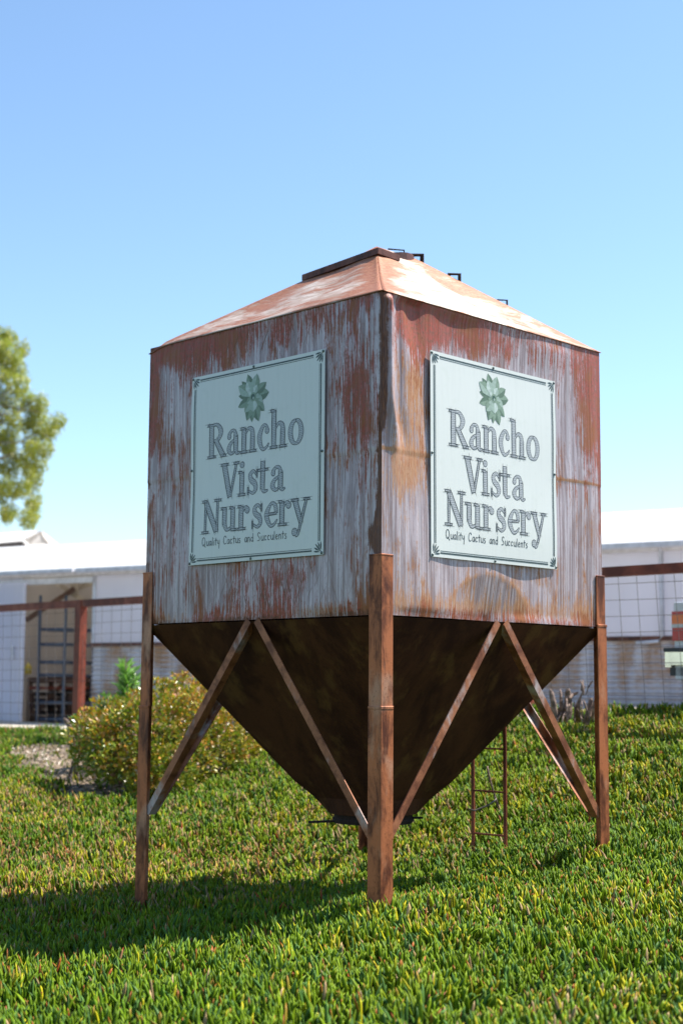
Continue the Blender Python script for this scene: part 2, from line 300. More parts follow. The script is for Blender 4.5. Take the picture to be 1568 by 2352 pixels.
# ------------------------------------------------------------------ silo
s_ = 1.54564; WB = 2.18586; HB = 1.9; q2 = 1/math.sqrt(2)
silo = thing('feed_silo', 'square rusty galvanised metal hopper silo on four angle iron legs', 'silo', (0, s_, -1.7)); SO = (0, s_, -1.7)
eR = np.array([q2, q2, 0]); eL = np.array([-q2, q2, 0]); nR = np.array([q2, -q2, 0]); nL = np.array([-q2, -q2, 0])
def gs(v, c, w): return math.exp(-((v-c)/w)**2)
def ss(a, b, v): t = min(1, max(0, (v-a)/(b-a))); return t*t*(3-2*t)
def edgefade(u, z): return ss(0, .12, u)*ss(0, .12, WB-u)*ss(0, .06, z)*ss(0, .1, HB-z)
def lip(z): return .004*ss(.958, .966, z)*1.0
def dR(u, z):
    d = -.022*gs(z, 1.36, .42)*ss(.1, .6, u)*ss(0, .5, WB-u)
    r = math.hypot((u-.99)/.40, (z-.0)/.29)
    if r < 1: d -= .055*(1-r)
    d += .010*math.sin(u*3.1+z*1.3)*edgefade(u, z)+.005*math.sin(u*9.2-1)*math.sin(z*4+.5)*edgefade(u, z)
    d *= ss(0, .05, HB-z)*.999
    rid = ss(.95, 1.35, z); c = .05+.05*(1-rid)
    d += (.030*gs(u, c, .028)-.020*gs(u, c+.085, .045))*ss(.88, 1.15, z)*ss(0, .05, HB-z)
    d -= .035*gs(u, .27, .09)*ss(1.45, 1.85, z)*ss(0, .04, HB-z)
    return d+lip(z)*ss(0, .02, u)
def dL(u, z):
    return (.008*math.sin(u*3.3+z)-.010*gs(u, .35, .3)*gs(z, 1.1, .5)+.004*math.sin(u*8)*math.sin(z*5))*edgefade(u, z)+lip(z)*ss(0, .02, u)
bod = MB(); NU, NV = 150, 130; uvs = []; rus = []
def rustL(u, z):
    r = .20; r += .50*ss(1.5, 1.88, z+.12*math.sin(u*5))*ss(1.15, 1.7, u)+.35*gs(z, 1.88, .10); r += .55*gs(u, 2.15, .10)*(.4+.6*ss(.9, 1.3, z)); r += .45*gs(u, .27, .13)*gs(z, 1.35, .35)
    r += .35*gs(u, .12, .10)*gs(z, 1.25, .5)+.42*gs(u, .85, .28)*gs(z, .2, .16)+.22*gs(u, 1.35, .3)*gs(z, .2, .25)+.30*gs(u, 1.0, .5)*gs(z, 1.75, .10)+.25*gs(u, 1.9, .15)*gs(z, .8, .5)
    r -= .15*gs(u, .10, .10)*gs(z, 1.75, .14); o = .12+.30*gs(z, .93, .10)+.3*gs(u, 2.1, .07)*ss(0, .5, .5-z+.1)+.2*gs(z, .05, .08)
    r += .45*gs(z, 0, .09)*(.7+.3*math.sin(u*9)); o += .3*gs(z, .02, .07); b = .02+.55*gs(z, 0, .035)+.20*gs(z, .05, .07)*(.6+.4*math.sin(u*7))+1.0*gs(u, 0, .026)+.75*gs(u, 0, .05)*gs(z, .5, .45)+.9*gs(u, .05, .07)*gs(z, .46, .12)+.55*gs(z, 1.9, .03)+.55*gs(u, 2.18, .035)+.75*gs(z, .955, .007)+.6*gs(u, 2.12, .05)*gs(z, .2, .3)
    sc = .25+.9*gs(u, .95, .45)*gs(z, .22, .2)+.9*gs(u, 1.3, .35)*gs(z, 1.72, .14)+.6*gs(u, .9, .4)*gs(z, 1.75, .12)
    return r+.15, o+.14, b, min(1, sc)
def rust_litseamR(u, z):
    r = .12+.4*gs(z, 0, .05)+.80*gs(u, .33, .18)*ss(1.35, 1.75, z)+.50*gs(u, .6, .35)*ss(1.55, 1.8, z)+.50*ss(1.65, 2.15, u)*ss(.75, 1.2, z)+.5*gs(u, 2.19, .05)*ss(.45, .7, z)+.25*ss(1.3, 1.8, z)+.28*gs(z, .06, .06)+.25*gs(u, 1.1, .5)*ss(1.6, 1.75, z)
    r -= .2*gs(u, 1.75, .15)*gs(z, 1.5, .15); r -= .1*ss(.9, .5, z)
    o = .20+.36*gs(u, .20, .13)*ss(.35, .8, z)*ss(1.95, 1.5, z)+.25*gs(u, .30, .09)*gs(z, 1.2, .5)+.45*gs(u, .14, .14)*gs(z, .86, .14)+.32*gs(z, .07, .07)+.15*gs(z, .1, .25)+1.1*gs(z, .968, .008)+.2*gs(u, .12, .1)*gs(z, .12, .15)  # ochre patches, plus a thin ochre line painting the seam's sunlit edge
    b = .02+.55*gs(z, 0, .02)+.45*gs(u, .36, .06)*gs(z, 1.72, .2)+.3*gs(z, 1.9, .02)+.35*gs(u, 0, .012)+1.0*gs(u, .012, .02)*ss(1.0, 1.15, z)
    ra = math.hypot((u-.99)/.40, (z-.0)/.29); o += .28*gs(ra, 1.0, .06)*ss(.05, .15, z); r -= .25*ss(1.0, .8, ra)*ss(.06, .1, z)
    return r+.14, o+.14, b, .12
FC = [((0, 0, 0), eR, nR, dR, rust_litseamR, NU, NV), ((s_, s_, 0), eL, -nL, None, rust_litseamR, 20, 20), ((0, 2*s_, 0), -eR, -nR, None, rustL, 20, 20), ((-s_, s_, 0), -eL, nL, dL, rustL, NU, NV)]
for fi, (o, e, nn, df, rf, nu, nv) in enumerate(FC):
    o = np.array(o, float)
    for j in range(nv+1):
        for i in range(nu+1):
            u = WB*i/nu; z = HB*j/nv; ul = u if fi < 3 else WB-u; d = df(ul, z) if df else 0
            uvs.append((ul+fi*7.3, z)); rus.append(rf(ul, z))
    def fn(a, b, o=o, e=e, nn=nn, df=df, fi=fi):
        u = WB*a; z = HB*b; ul = u if fi < 3 else WB-u; return o+e*u+np.array((0, 0, z))+nn*(df(ul, z) if df else 0)
    bod.grid(fn, nu, nv)
def putuv(o, uvs, rus):
    me = o.data; uvl = me.uv_layers.new(name='UVMap'); vi = np.zeros(len(me.loops), np.int32); me.loops.foreach_get('vertex_index', vi)
    uvl.data.foreach_set('uv', np.array(uvs, np.float32)[vi].ravel()); ca = me.color_attributes.new('rust', 'FLOAT_COLOR', 'POINT'); ca.data.foreach_set('color', np.array(rus, np.float32).ravel())
bo = bod.build('bin_body', M['galv'], silo, True, SO); putuv(bo, uvs, rus)
# roof: pyramid with a cut top, slightly sagging sheets
RZ = 2.55; RD = .28; rf = MB(); uvs = []; rus = []
cor = [np.array((0, 0, HB)), np.array((s_, s_, HB)), np.array((0, 2*s_, HB)), np.array((-s_, s_, HB))]
top = [np.array((0, s_-RD, RZ)), np.array((RD, s_, RZ)), np.array((0, s_+RD, RZ)), np.array((-RD, s_, RZ-.06))]
ctr = np.array((0, s_, 0))
for k4 in range(4):
    a, b, c, d = cor[k4], cor[(k4+1) % 4], top[(k4+1) % 4], top[k4]
    def fn(i, j, a=a, b=b, c=c, d=d, k4=k4):
        lo = a+(b-a)*i; hi = d+(c-d)*i; p = lo+(hi-lo)*j
        w = 4*i*(1-i)*4*j*(1-j); p = p+np.array((0, 0, -.03*w+.014*w*math.sin(i*11+k4*2)*math.cos(j*6)))
        ex = (p-ctr); ex[2] = 0
        if j == 0: p = p+ex*.010-np.array((0, 0, .006))
        if k4 == 0 or k4 == 3:   # bent front hip
            t = i if k4 == 0 else 1-i; p = p-np.array((0, 0, .05*math.exp(-(t/.12)**2)*math.sin(math.pi*min(1, j*1.05))))
        if k4 == 3 or k4 == 2:
            t = i if k4 == 3 else 1-i; p = p-np.array((0, 0, .035*math.exp(-(t/.05)**2)*math.exp(-(j/.05)**2)))
        return p
    nu, nv = 48, 24; rf.grid(fn, nu, nv)
    for j in range(nv+1):
        for i in range(nu+1):
            u, v = i/nu, j/nv; uvs.append((u*2.2*(1-v*.8)+v*.9+k4*5.1, v*1.5)); hip = min(u, 1-u)*(1-v*.6)
            fr = (u if k4 == 0 else 1-u) if k4 in (0, 3) else .5
            rus.append((.40+.35*math.exp(-(hip/.05)**2)+.5*math.exp(-((1-v)/.30)**2)+.30*math.exp(-(fr/.12)**2)-.35*math.exp(-((fr-.38)/.16)**2)*(1 if k4 == 0 else .0), 0, .35*math.exp(-(v/.02)**2)+.25*math.exp(-(hip/.008)**2), 1))
rf.add(top, [(0, 1, 2, 3)]); uvs += [(0, 0)]*4; rus += [(.8, 0, .4, 1)]*4
ro = rf.build('roof', M['roof'], silo, True, SO); putuv(ro, uvs, rus)
m_ = ro.modifiers.new('sheet', 'SOLIDIFY'); m_.thickness = .004; m_.offset = 1
# collar and hatch lid
hc = MB(); nn = 28
ring = lambda r, z: [(r*math.cos(2*math.pi*i/nn), s_+r*math.sin(2*math.pi*i/nn), z) for i in range(nn)]
hc.add(ring(.275, 2.40)+[(x, y, 2.495+.25*x) for x, y, _ in ring(.27, 0)]+[(x, y, 2.50+.25*x) for x, y, _ in ring(.24, 0)], [(i, (i+1) % nn, nn+(i+1) % nn, nn+i) for i in range(nn)]+[(nn+i, nn+(i+1) % nn, 2*nn+(i+1) % nn, 2*nn+i) for i in range(nn)]+[tuple(range(2*nn, 3*nn))])
hc.build('roof_collar', M['dkrust'], silo, False, SO)
A = np.array((-.51, 1.55, 2.392)); B = np.array((0.005, 1.04, 2.437)); Cc = B+np.array((.15, .15, -.006)); Dd = A+np.array((.15, .15, .03)); up = np.array((0, 0, .042))
lid = MB(); lid.add([A, B, Cc, Dd, A+up, B+up, Cc+up, Dd+up], [(0, 3, 2, 1), (4, 5, 6, 7), (0, 1, 5, 4), (1, 2, 6, 5), (2, 3, 7, 6), (3, 0, 4, 7)])
A2 = A+np.array((.06, .06, -.02)); B2 = B+np.array((-.03, .06, -.06)); lid.add([A2, B2, B2+np.array((.16, .12, 0)), A2+np.array((.12, .12, 0)), A2+up*.8, B2+up*2.2, Cc-up*.2, Dd+up*.2], [(0, 3, 2, 1), (0, 1, 5, 4), (1, 2, 6, 5), (2, 3, 7, 6), (3, 0, 4, 7)])
lid.build('hatch_lid', M['dkrust'], silo, False, SO)
def staple(p, w, h, r, d):
    b = MB(); p = np.array(p, float); d = np.array(d, float); u_ = np.array((0, 0, h)); b.tube([p-d*w/2, p-d*w/2+u_, p+d*w/2+u_*.92, p+d*w/2-np.array((0, 0, .06))], r, 6)
    return b.build('grab_rung', M['blackiron'], silo, False, SO)
staple((.285, s_+.03, 2.505), .085, .088, .017, (.95, -.3, -.0)); staple((.55, s_+.02, 2.36), .075, .095, .014, (.95, -.3, 0)); staple((.885, s_+.03, 2.20), .065, .075, .008, (.97, -.2, 0)); staple((.14, s_-.1, 2.53), .11, .06, .006, (1, .1, 0))
# hopper
hp = MB(); r0 = .27; top_ = [(0, 0), (s_, s_), (0, 2*s_), (-s_, s_)]; NS = 16; rows = []
for j in range(13):
    t = j/12; row = []; z = -.008-1.235*t; k_ = t
    for q in range(4):
        for i in range(NS):
            a = np.array(top_[q]); b = np.array(top_[(q+1) % 4]); p = a+(b-a)*i/NS; p = p-np.array((0, s_)); sq = p*(1-t*(1-.32/s_)); ang = math.atan2(p[1], p[0]); rr = np.array((math.cos(ang), math.sin(ang)))*r0*1.08
            m = ss(.88, 1, t); p = sq*(1-m)+rr*m; row.append((p[0], p[1]+s_, z))
    rows.append(row)
n4 = 4*NS; hp.add([p for r in rows for p in r], [(j*n4+i, (j+1)*n4+i, (j+1)*n4+(i+1) % n4, j*n4+(i+1) % n4) for j in range(12) for i in range(n4)])
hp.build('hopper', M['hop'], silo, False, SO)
ol = MB(); ol.tube([(0, s_, -1.20), (0, s_, -1.305)], .262, 28); ol.tube([(0, s_, -1.275), (0, s_, -1.29)], .272, 28); ol.build('outlet', M['blackiron'], silo, False, SO)
sg = MB(); sg.bar((-.43, s_-.02, -1.305), (.0, s_-.02, -1.285), .03, .014); sg.bar((-.02, s_-.02, -1.2855), (.33, s_-.02, -1.27), .028, .013); sg.build('slide_gate', M['blackiron'], silo, False, SO)
# legs and braces
corners = [((0, 0), eL, eR, -1.66, -.525), ((s_, s_), -eR, eL, -1.50, .012), ((0, 2*s_), -eL, -eR, -1.72, -.5), ((-s_, s_), eR, -eL, -1.88, -.55)]
for (cx, cy), a, b, zg, zj in corners:
    for_ = MB()
    def ell(off, w, t, z0, z1):
        o = np.array((cx, cy))-(a[:2]+b[:2])*off; P = [(0, 0), (w, 0), (w, t), (t, t), (t, w), (0, w)]
        pts = [tuple(o+a[:2]*u+b[:2]*v) for u, v in P]
        ar = sum(pts[i][0]*pts[(i+1) % 6][1]-pts[(i+1) % 6][0]*pts[i][1] for i in range(6))
        for_.prism(pts if ar > 0 else pts[::-1], z0, z1)
    ell(.014, .100, .009, zj, .345); ell(.019, .104, .009, zg-.25, zj-.004); ell(.022, .106, .011, zj-.012, zj+.006); ell(.016, .102, .007, .338, .349)
    lg = for_.build('leg', M['leg'], silo, False, SO); bm = lg.modifiers.new('edge', 'BEVEL'); bm.width = .0025; bm.segments = 1
for (cx, cy), e, nn in (((0, 0), eR, nR), ((s_, s_), eL, -nL), ((0, 2*s_), -eR, -nR), ((-s_, s_), -eL, nL)):
    for sd in (0, 1):
        b = MB(); o = np.array((cx, cy, 0.0)); mid = WB/2+(-.045 if sd == 0 else .045); end = .085 if sd == 0 else WB-.085
        p = o+e*mid+np.array((0, 0, -.015))+nn*.004; q = o+e*end+np.array((0, 0, -1.235))+nn*.004
        ax = (q-p)/np.linalg.norm(q-p); side = np.cross(nn, ax); side = side/np.linalg.norm(side)
        if side[2] > 0: side = -side
        b.box((p+q)/2, (np.linalg.norm(q-p)+.03, .050, .006), (ax, side, nn)); b.box((p+q)/2-nn*.028+side*.0225, (np.linalg.norm(q-p)+.02, .0055, .052), (ax, side, nn))
        b.build('brace', M['brace'], silo, False, SO)
# ladder on the back right side
lad = MB(); lr = np.array((s_, s_, 0)); nb = -nL*.05
pa = lr+eL*.885+nb; pb = lr+eL*1.18+nb; lo = -1.62
lo_ = bpy.data.objects.new('ladder', None); COL.objects.link(lo_); lo_.parent = silo; lo_.location = tuple(pa-np.array(SO)*1.0)
for p in (pa, pb):
    b = MB(); b.bar(p+np.array((0, 0, lo)), p+np.array((0, 0, 1.85)), .026, .012, up=(q2, q2, 0)); b.build('rail', M['fence'], lo_, False, pa)
for k_ in range(11):
    z = -1.455+.3045*k_; b = MB(); b.tube([pa+np.array((0, 0, z)), pb+np.array((0, 0, z))], .0075, 6); b.build('rung', M['fence'], lo_, False, pa)

# ------------------------------------------------------------------ signs
k = NT('sign_board'); oc = k.coord(); n = k.noise(oc, (9, 1, 9), 1, 5); n2 = k.noise(oc, (40, 1, 3), 1, 4)
bc = k.mix(k.math('MULTIPLY', k.step(n2, .45, .7), .5), (0.66, 0.675, 0.635), (0.62, 0.635, 0.595)); bc = k.mix(k.math('MULTIPLY', k.step(n, .55, .7), .25), bc, (0.55, 0.585, 0.52)); k.pbr(bc, .35, 0, None, .4); M['board'] = k.m
k = NT('letter_fill'); oc = k.coord(); nz = k.noise(oc, (22, 1, 22), 1, 3)
wv = k.n('TexWave', {'Vector': k.n('Mapping', {'Vector': oc, 'Scale': (1, 1, 1), 'Rotation': (0, .12, 0)}), 'Scale': 28.0, 'Distortion': 3.5, 'Detail': 3.0, 'Detail Scale': 2.0}, bands_direction='Z')
k.pbr(k.mix(k.step(wv, .6, .9), (0.42, 0.44, 0.45), (0.17, 0.18, 0.19)), .4, 0, None, .4); M['fill'] = k.m
M['ink'] = simple('ink', (0.035, 0.045, 0.05), .45, 0, .2, 30)
M['ink2'] = simple('border_ink', (0.03, 0.055, 0.055), .45, 0, .2, 30)
M['zinc'] = simple('screw_zinc', (0.12, 0.15, 0.14), .4, .5)
PET = [simple('petal_%s' % nm, c, .45, 0, .12, 60) for nm, c in (('deep', (0.09, 0.15, 0.09)), ('mid', (0.19, 0.27, 0.19)), ('pale', (0.30, 0.39, 0.32)), ('light', (0.45, 0.53, 0.48)), ('dark', (0.03, 0.08, 0.05)))]

def crom(P, n=6):
    """smooth a stroke of (x,y,w)"""
    P = [np.array(p, float) for p in P]
    if len(P) < 3: return P
    out = []
    for i in range(len(P)-1):
        p0 = P[max(i-1, 0)]; p1 = P[i]; p2 = P[i+1]; p3 = P[min(i+2, len(P)-1)]
        for t in np.linspace(0, 1, n, endpoint=False): out.append(.5*((2*p1)+(-p0+p2)*t+(2*p0-5*p1+4*p2-p3)*t*t+(-p0+3*p1-3*p2+p3)*t**3))
    out.append(P[-1]); return out
# glyphs: list of ('s', stroke) smooth, ('l', stroke) straight, ('o', x, y, r) dot; units = 1/100 of the sign
def ser(x0, x1, y, h=1.1): return ('l', [(x0, y, h), (x1, y, h)])
def Gly(ch, xh, cap):
    X = xh/12.5; K = cap
    g = {
     'R': [('l', [(3.4, .3, 3.3), (3.4, K-.3, 3.3)]), ser(.2, 6.8, .6), ser(.2, 4, K-.6), ('s', [(4, K-.8, 1.4), (8, K-.9, 2), (10.6, K-4.6, 3.3), (8.5, K-8.6, 2), (4.5, K-9, 1.3)]), ('l', [(6.8, K-9, 2.6), (12.6, .6, 3.3)]), ser(10.8, 15, .6)],
     'a': [('l', [(7.4, 1.6, 3), (7.4, 9*X, 3)]), ('s', [(7.4, 8.8*X, 3), (6.4, 11.6*X, 2), (4, 12*X, 1.6), (2, 10*X, 2.4)]), ('o', 2.2, 9.3*X, 1.5), ('s', [(7.4, 7.6*X, 1.3), (3.6, 6*X, 2), (1.9, 3.3, 3), (3.6, 1, 2), (6, 1.5, 1.3), (7.3, 3, 1)]), ('s', [(7.5, 2, 2.8), (8.8, .7, 1.8), (10.6, 1.3, .9)])],
     'n': [('l', [(2.9, .3, 3), (2.9, 12.2*X, 3)]), ser(.2, 5.8, .6), ser(.2, 3, 12.1*X), ('s', [(3.6, 9*X, 1), (6.4, 11.8*X, 1.8), (9, 10.6*X, 2.8), (9.4, 7*X, 3)]), ('l', [(9.4, 7.4*X, 3), (9.4, .3, 3)]), ser(6.9, 12.4, .6)],
     'h': [('l', [(2.9, .3, 3), (2.9, 19.4, 3)]), ser(.2, 5.8, .6), ser(.2, 3, 19.2), ('s', [(3.6, 9*X, 1), (6.4, 11.8*X, 1.8), (9, 10.6*X, 2.8), (9.4, 7*X, 3)]), ('l', [(9.4, 7.4*X, 3), (9.4, .3, 3)]), ser(6.9, 12.4, .6)],
     'c': [('o', 7.6, 9.2*X, 1.6), ('s', [(8.2, 9.6*X, 1.6), (6.6, 11.8*X, 1.6), (4.2, 11.2*X, 2.2), (1.9, 6.2*X, 3.3), (4, 1, 2.1), (6.8, 1, 1.5), (9, 3.2, .8)])],
     'o': [('s', [(5.3+3.7*math.sin(t), 6.3*X+5.5*X*math.cos(t), 1.5+1.7*abs(math.sin(t))) for t in np.linspace(0, 2*math.pi, 13)])],
     'V': [('l', [(2.6, K-.3, 3.6), (7.5, .3, 3.0)]), ('l', [(12.4, K-.3, 1.4), (8, .8, 1.4)]), ser(0, 6, K-.6), ser(10.2, 14.6, K-.6)],
     'i': [('l', [(3, .3, 3), (3, 12.2*X, 3)]), ser(.2, 6, .6), ser(.2, 3, 12.1*X), ('o', 3, 16, 1.7)],
     's': [('s', [(7.4, 9.6*X, 1), (5, 11.8*X, 1.7), (2.4, 10.2*X, 2.5), (3.2, 7.6*X, 3), (6.2, 5.4, 3), (6.9, 2.6, 2.5), (4.5, .8, 1.7), (1.2, 2.3, 1)]), ('l', [(7.7, 8.4*X, .8), (7.7, 12.3*X, .8)]), ('l', [(.9, .1, .8), (.9, 4, .8)])],
     't': [('l', [(3.6, 16.3, 3), (3.6, 2.5, 3)]), ('s', [(3.6, 3, 3), (4.8, .9, 2), (7.6, 1.3, .9)]), ser(0, 7.6, 11.8*X)],
     'N': [('l', [(2.7, .3, 1.4), (2.7, K-.3, 1.4)]), ('l', [(2.9, K-1, 3.2), (11.6, .8, 3.4)]), ('l', [(12.2, K-.3, 1.4), (12.2, .5, 1.4)]), ser(0, 5.4, .6), ser(0, 3.6, K-.6), ser(9.7, 15, K-.6)],
     'u': [('l', [(2.9, 12.2*X, 3), (2.9, 4, 3)]), ('s', [(2.9, 4.4, 3), (4.4, 1.2, 2.2), (7, 1.4, 1.5), (8.8, 3.4, 1)]), ('l', [(9.2, 12.2*X, 3), (9.2, .3, 3)]), ser(0, 4, 12.1*X), ser(6.5, 9.4, 12.1*X), ser(9, 12.4, .6)],
     'r': [('l', [(2.9, .3, 3), (2.9, 12.2*X, 3)]), ser(.2, 6.4, .6), ser(.2, 3, 12.1*X), ('s', [(3.6, 8.4*X, 1), (5.4, 11.2*X, 1.6), (7.6, 11.4*X, 1.8)]), ('o', 7.6, 10*X, 1.8)],
     'e': [('l', [(2, 6.4*X, 1.1), (8.8, 6.6*X, 1.1)]), ('s', [(8.6, 6.6*X, 2.4), (8, 10.4*X, 2.5), (5.2, 11.8*X, 1.5), (2, 6.2*X, 3.3), (4.4, 1, 2.1), (7, 1, 1.5), (9.4, 3.4, .8)])],
     'y': [('l', [(2.8, 12*X, 3.1), (7.2, .8, 2.6)]), ('l', [(11, 12*X, 1.4), (5.9, -3, 1.4)]), ('s', [(5.9, -2.8, 1.4), (4.9, -5, 1.5), (3.4, -5.4, 1.8)]), ('o', 2.7, -3.7, 2.0), ser(0, 5.4, 12.1*X), ser(8.8, 13.4, 12.1*X)],
    }; return g[ch]
SZ = 1.25/100
class Sheet:
    """flat printed shapes stacked a hair above one another on the sign face (local x right, y outward = -y, z up)"""
    def __init__(s): s.b = MB()
    def poly(s, pts, h, mi): s.b.add([((x)*SZ-.625, -h, (y)*SZ-.625) for x, y in pts], [tuple(range(len(pts)))], mi)
    def ribbon(s, P, h, mi, grow=0.0, capg=0.0):
        P = [np.array(p, float) for p in P]
        if len(P) == 2 and np.linalg.norm(P[1][:2]-P[0][:2]) > 6:
            m = int(np.linalg.norm(P[1][:2]-P[0][:2])/3); P = [P[0]+(P[1]-P[0])*i/m for i in range(m+1)]
        n = len(P); Lp = []; Rp = []
        for i in range(n):
            d = P[min(i+1, n-1)][:2]-P[max(i-1, 0)][:2]; d = d/(np.linalg.norm(d)+1e-9); nn = np.array((-d[1], d[0])); w = P[i][2]/2+grow; c = P[i][:2].copy()
            if i == 0: c -= d*capg
            if i == n-1: c += d*capg
            Lp.append(c+nn*w); Rp.append(c-nn*w)
        for i in range(n-1): s.poly([Rp[i], Rp[i+1], Lp[i+1], Lp[i]], h, mi)
    def disc(s, x, y, r, h, mi, n=14): s.poly([(x+r*math.cos(2*math.pi*i/n), y+r*math.sin(2*math.pi*i/n)) for i in range(n)], h, mi)
    def build(s, name, mats, parent): return s.b.build(name, mats, parent)
TAG = {'Q': [[(3.2, 3), (2.5, 4.6), (1, 4.4), (.6, 2), (1.4, .3), (2.8, .8), (3.2, 3)], [(2, 1), (3.6, -.6)]], 'u': [[(.4, 2.6), (.5, .7), (1.2, .2), (2, .8)], [(2.1, 2.7), (2.1, 0)]], 'a': [[(1.9, 2.4), (.9, 2.5), (.3, 1.2), (.8, .2), (1.6, .6), (2, 2.4)], [(2, 2.5), (2.1, .1)]],
       'l': [[(.6, 4.4), (.5, 0)]], 'i': [[(.5, 2.5), (.5, 0)], [(.5, 3.7), (.55, 3.9)]], 't': [[(.9, 4), (.8, .1)], [(0, 2.7), (1.8, 2.8)]], 'y': [[(.3, 2.6), (.5, 1.1), (1.4, .9)], [(1.9, 2.7), (1.8, .4), (1.5, -1.8)]], 'C': [[(2.8, 3.6), (2, 4.5), (.8, 3.8), (.5, 1.6), (1.2, .2), (2.6, .6)]],
       'c': [[(1.8, 2.1), (1.1, 2.6), (.4, 1.6), (.7, .3), (1.8, .5)]], 's': [[(1.6, 2.4), (.7, 2.4), (.6, 1.6), (1.5, 1), (1.3, .1), (.3, .2)]], 'n': [[(.4, 2.6), (.4, 0)], [(.4, 1.8), (1.2, 2.6), (1.8, 2), (1.9, 0)]], 'd': [[(1.9, 2), (.9, 2.4), (.3, 1.2), (.9, .2), (1.9, .8)], [(2, 4.4), (2, 0)]],
       'S': [[(2.7, 4), (1.6, 4.5), (.8, 3.6), (1.4, 2.5), (2.3, 1.6), (2, .4), (.5, .3)]], 'e': [[(.5, 1.3), (1.8, 1.6), (1.4, 2.5), (.6, 2.2), (.5, .8), (1.1, .1), (1.9, .5)]]}
def make_sign(parentname, label, origin, e, nn, warp):
    sign = thing('nursery_sign', label, 'sign', origin, 'square pale green name boards fixed to the silo')
    sign.matrix_world = Matrix(((e[0], -nn[0], 0, origin[0]), (e[1], -nn[1], 0, origin[1]), (0, 0, 1, origin[2]), (0, 0, 0, 1)))
    pn = MB(); T = .005
    def wf(a, b): return warp(a, b)
    nu = nv = 24
    pn.grid(lambda a, b: ((a-.5)*1.25, -wf(a, b), (b-.5)*1.25), nu, nv); pn.grid(lambda a, b: ((1-a-.5)*1.25, T-wf(1-a, b), (b-.5)*1.25), nu, nv)
    for f in (lambda a, b: ((a-.5)*1.25, -wf(a, 0)+T*(1-b), -.625), lambda a, b: ((.5-a)*1.25, -wf(1-a, 1)+T*(1-b), .625), lambda a, b: (-.625, -wf(0, 1-a)+T*(1-b), (.5-a)*1.25), lambda a, b: (.625, -wf(1, a)+T*(1-b), (a-.5)*1.25)): pn.grid(f, 24, 1)
    pn.build('panel', M['board'], sign)
    def bendmesh(o):
        for v in o.data.vertices: v.co.y -= warp(v.co.x/1.25+.5, v.co.z/1.25+.5)
    # border lines
    bd = Sheet(); h = .0010
    for a, b_ in ((2.1, .75), (3.1, .28)):
        for x0, y0, x1, y1 in ((6.6, a, 92.2, a), (6.6, 100-a, 92.2, 100-a)): bd.ribbon([(x0, y0, b_), (x1, y1, b_)], h, 0)
        for x0, y0, x1, y1 in ((a+.4, 6.6, a+.4, 93.2), (100-a-.4, 6.6, 100-a-.4, 93.2)): bd.ribbon([(x0, y0, b_), (x1, y1, b_)], h, 0)
    for cx, cy, sx, sy in ((1.3, 1.3, 1, 1), (98.7, 1.3, -1, 1), (1.3, 98.7, 1, -1), (98.7, 98.7, -1, -1)):
        for ang, l0, l1 in ((5, 1.2, 5.0), (25, 1.6, 5.2), (45, 0, 5.6), (65, 1.6, 5.2), (85, 1.2, 5.0)):
            c, s2 = math.cos(math.radians(ang))*sx, math.sin(math.radians(ang))*sy; bd.ribbon([(cx+c*l0, cy+s2*l0, .25), (cx+c*(l0*.4+l1*.6), cy+s2*(l0*.4+l1*.6), .95), (cx+c*l1, cy+s2*l1, .35)], h, 0)
    bendmesh(bd.build('border', [M['ink2']], sign))
    # lettering
    lt = Sheet(); rr = random.Random(3)
    def put(ch, x0, y0, xh, cap, xs=1.0):
        G = Gly(ch, xh, cap)
        for lay in (0, 1):
            for gi, g_ in enumerate(G):
                hh = (.0005 if lay == 0 else .0010)+gi*.00003; gr = .12 if lay == 0 else -.24
                if g_[0] == 'o': lt.disc(x0+g_[1]*xs, y0+g_[2], g_[3]+gr, hh, lay)
                else:
                    P = g_[1] if g_[0] == 'l' else crom(g_[1]); lt.ribbon([(x0+p[0]*xs, y0+p[1], p[2]) for p in P], hh, lay, gr, gr)
        for g_ in G:   # sketchy overshooting pencil lines
            if g_[0] == 'l' and len(g_[1]) == 2:
                (xa, ya, wa), (xb, yb, wb) = g_[1]; d = np.array((xb-xa, yb-ya)); d = d/np.linalg.norm(d); nn_ = np.array((-d[1], d[0]))
                for sd in (-1, 1):
                    ex = rr.uniform(.6, 2.0); ey = rr.uniform(.6, 2.0); a = np.array((xa*xs+x0, ya+y0))+nn_*sd*(wa/2+.15)-d*ex; b_ = np.array((xb*xs+x0, yb+y0))+nn_*sd*(wb/2+.15)+d*ey
                    lt.ribbon([(*a, .12), (*((a+b_)/2), .3), (*b_, .12)], .0014, 0)
    for ch, x0, xs in (('R', 13.3, 1.0), ('a', 28.4, .98), ('n', 39, 1.0), ('c', 51.6, 1.0), ('h', 61.3, 1.0), ('o', 74.6, 1.05)): put(ch, x0, 55, 13.2, 18, xs)
    for ch, x0, xs in (('V', 24.4, .98), ('i', 38, .98), ('s', 45, .95), ('t', 53, 1.0), ('a', 62, 1.05)): put(ch, x0, 33.2, 12.6, 18, xs)
    for ch, x0, xs in (('N', 10.2, 1.0), ('u', 25.2, 1.02), ('r', 38.2, .98), ('s', 48.8, .98), ('e', 58, 1.05), ('r', 68.3, 1.0), ('y', 77.6, .98)): put(ch, x0, 15.8, 12.4, 17.4, xs)
    tg = lt; txt = 'Quality Cactus and Succulents'; adv = {' ': 2.4, 'Q': 3.9, 'C': 3.2, 'S': 3.2, 'l': 1.25, 'i': 1.2, 't': 1.9}; tot = sum(adv.get(c, 2.45) for c in txt); x = 10.3; kx = 65.1/tot
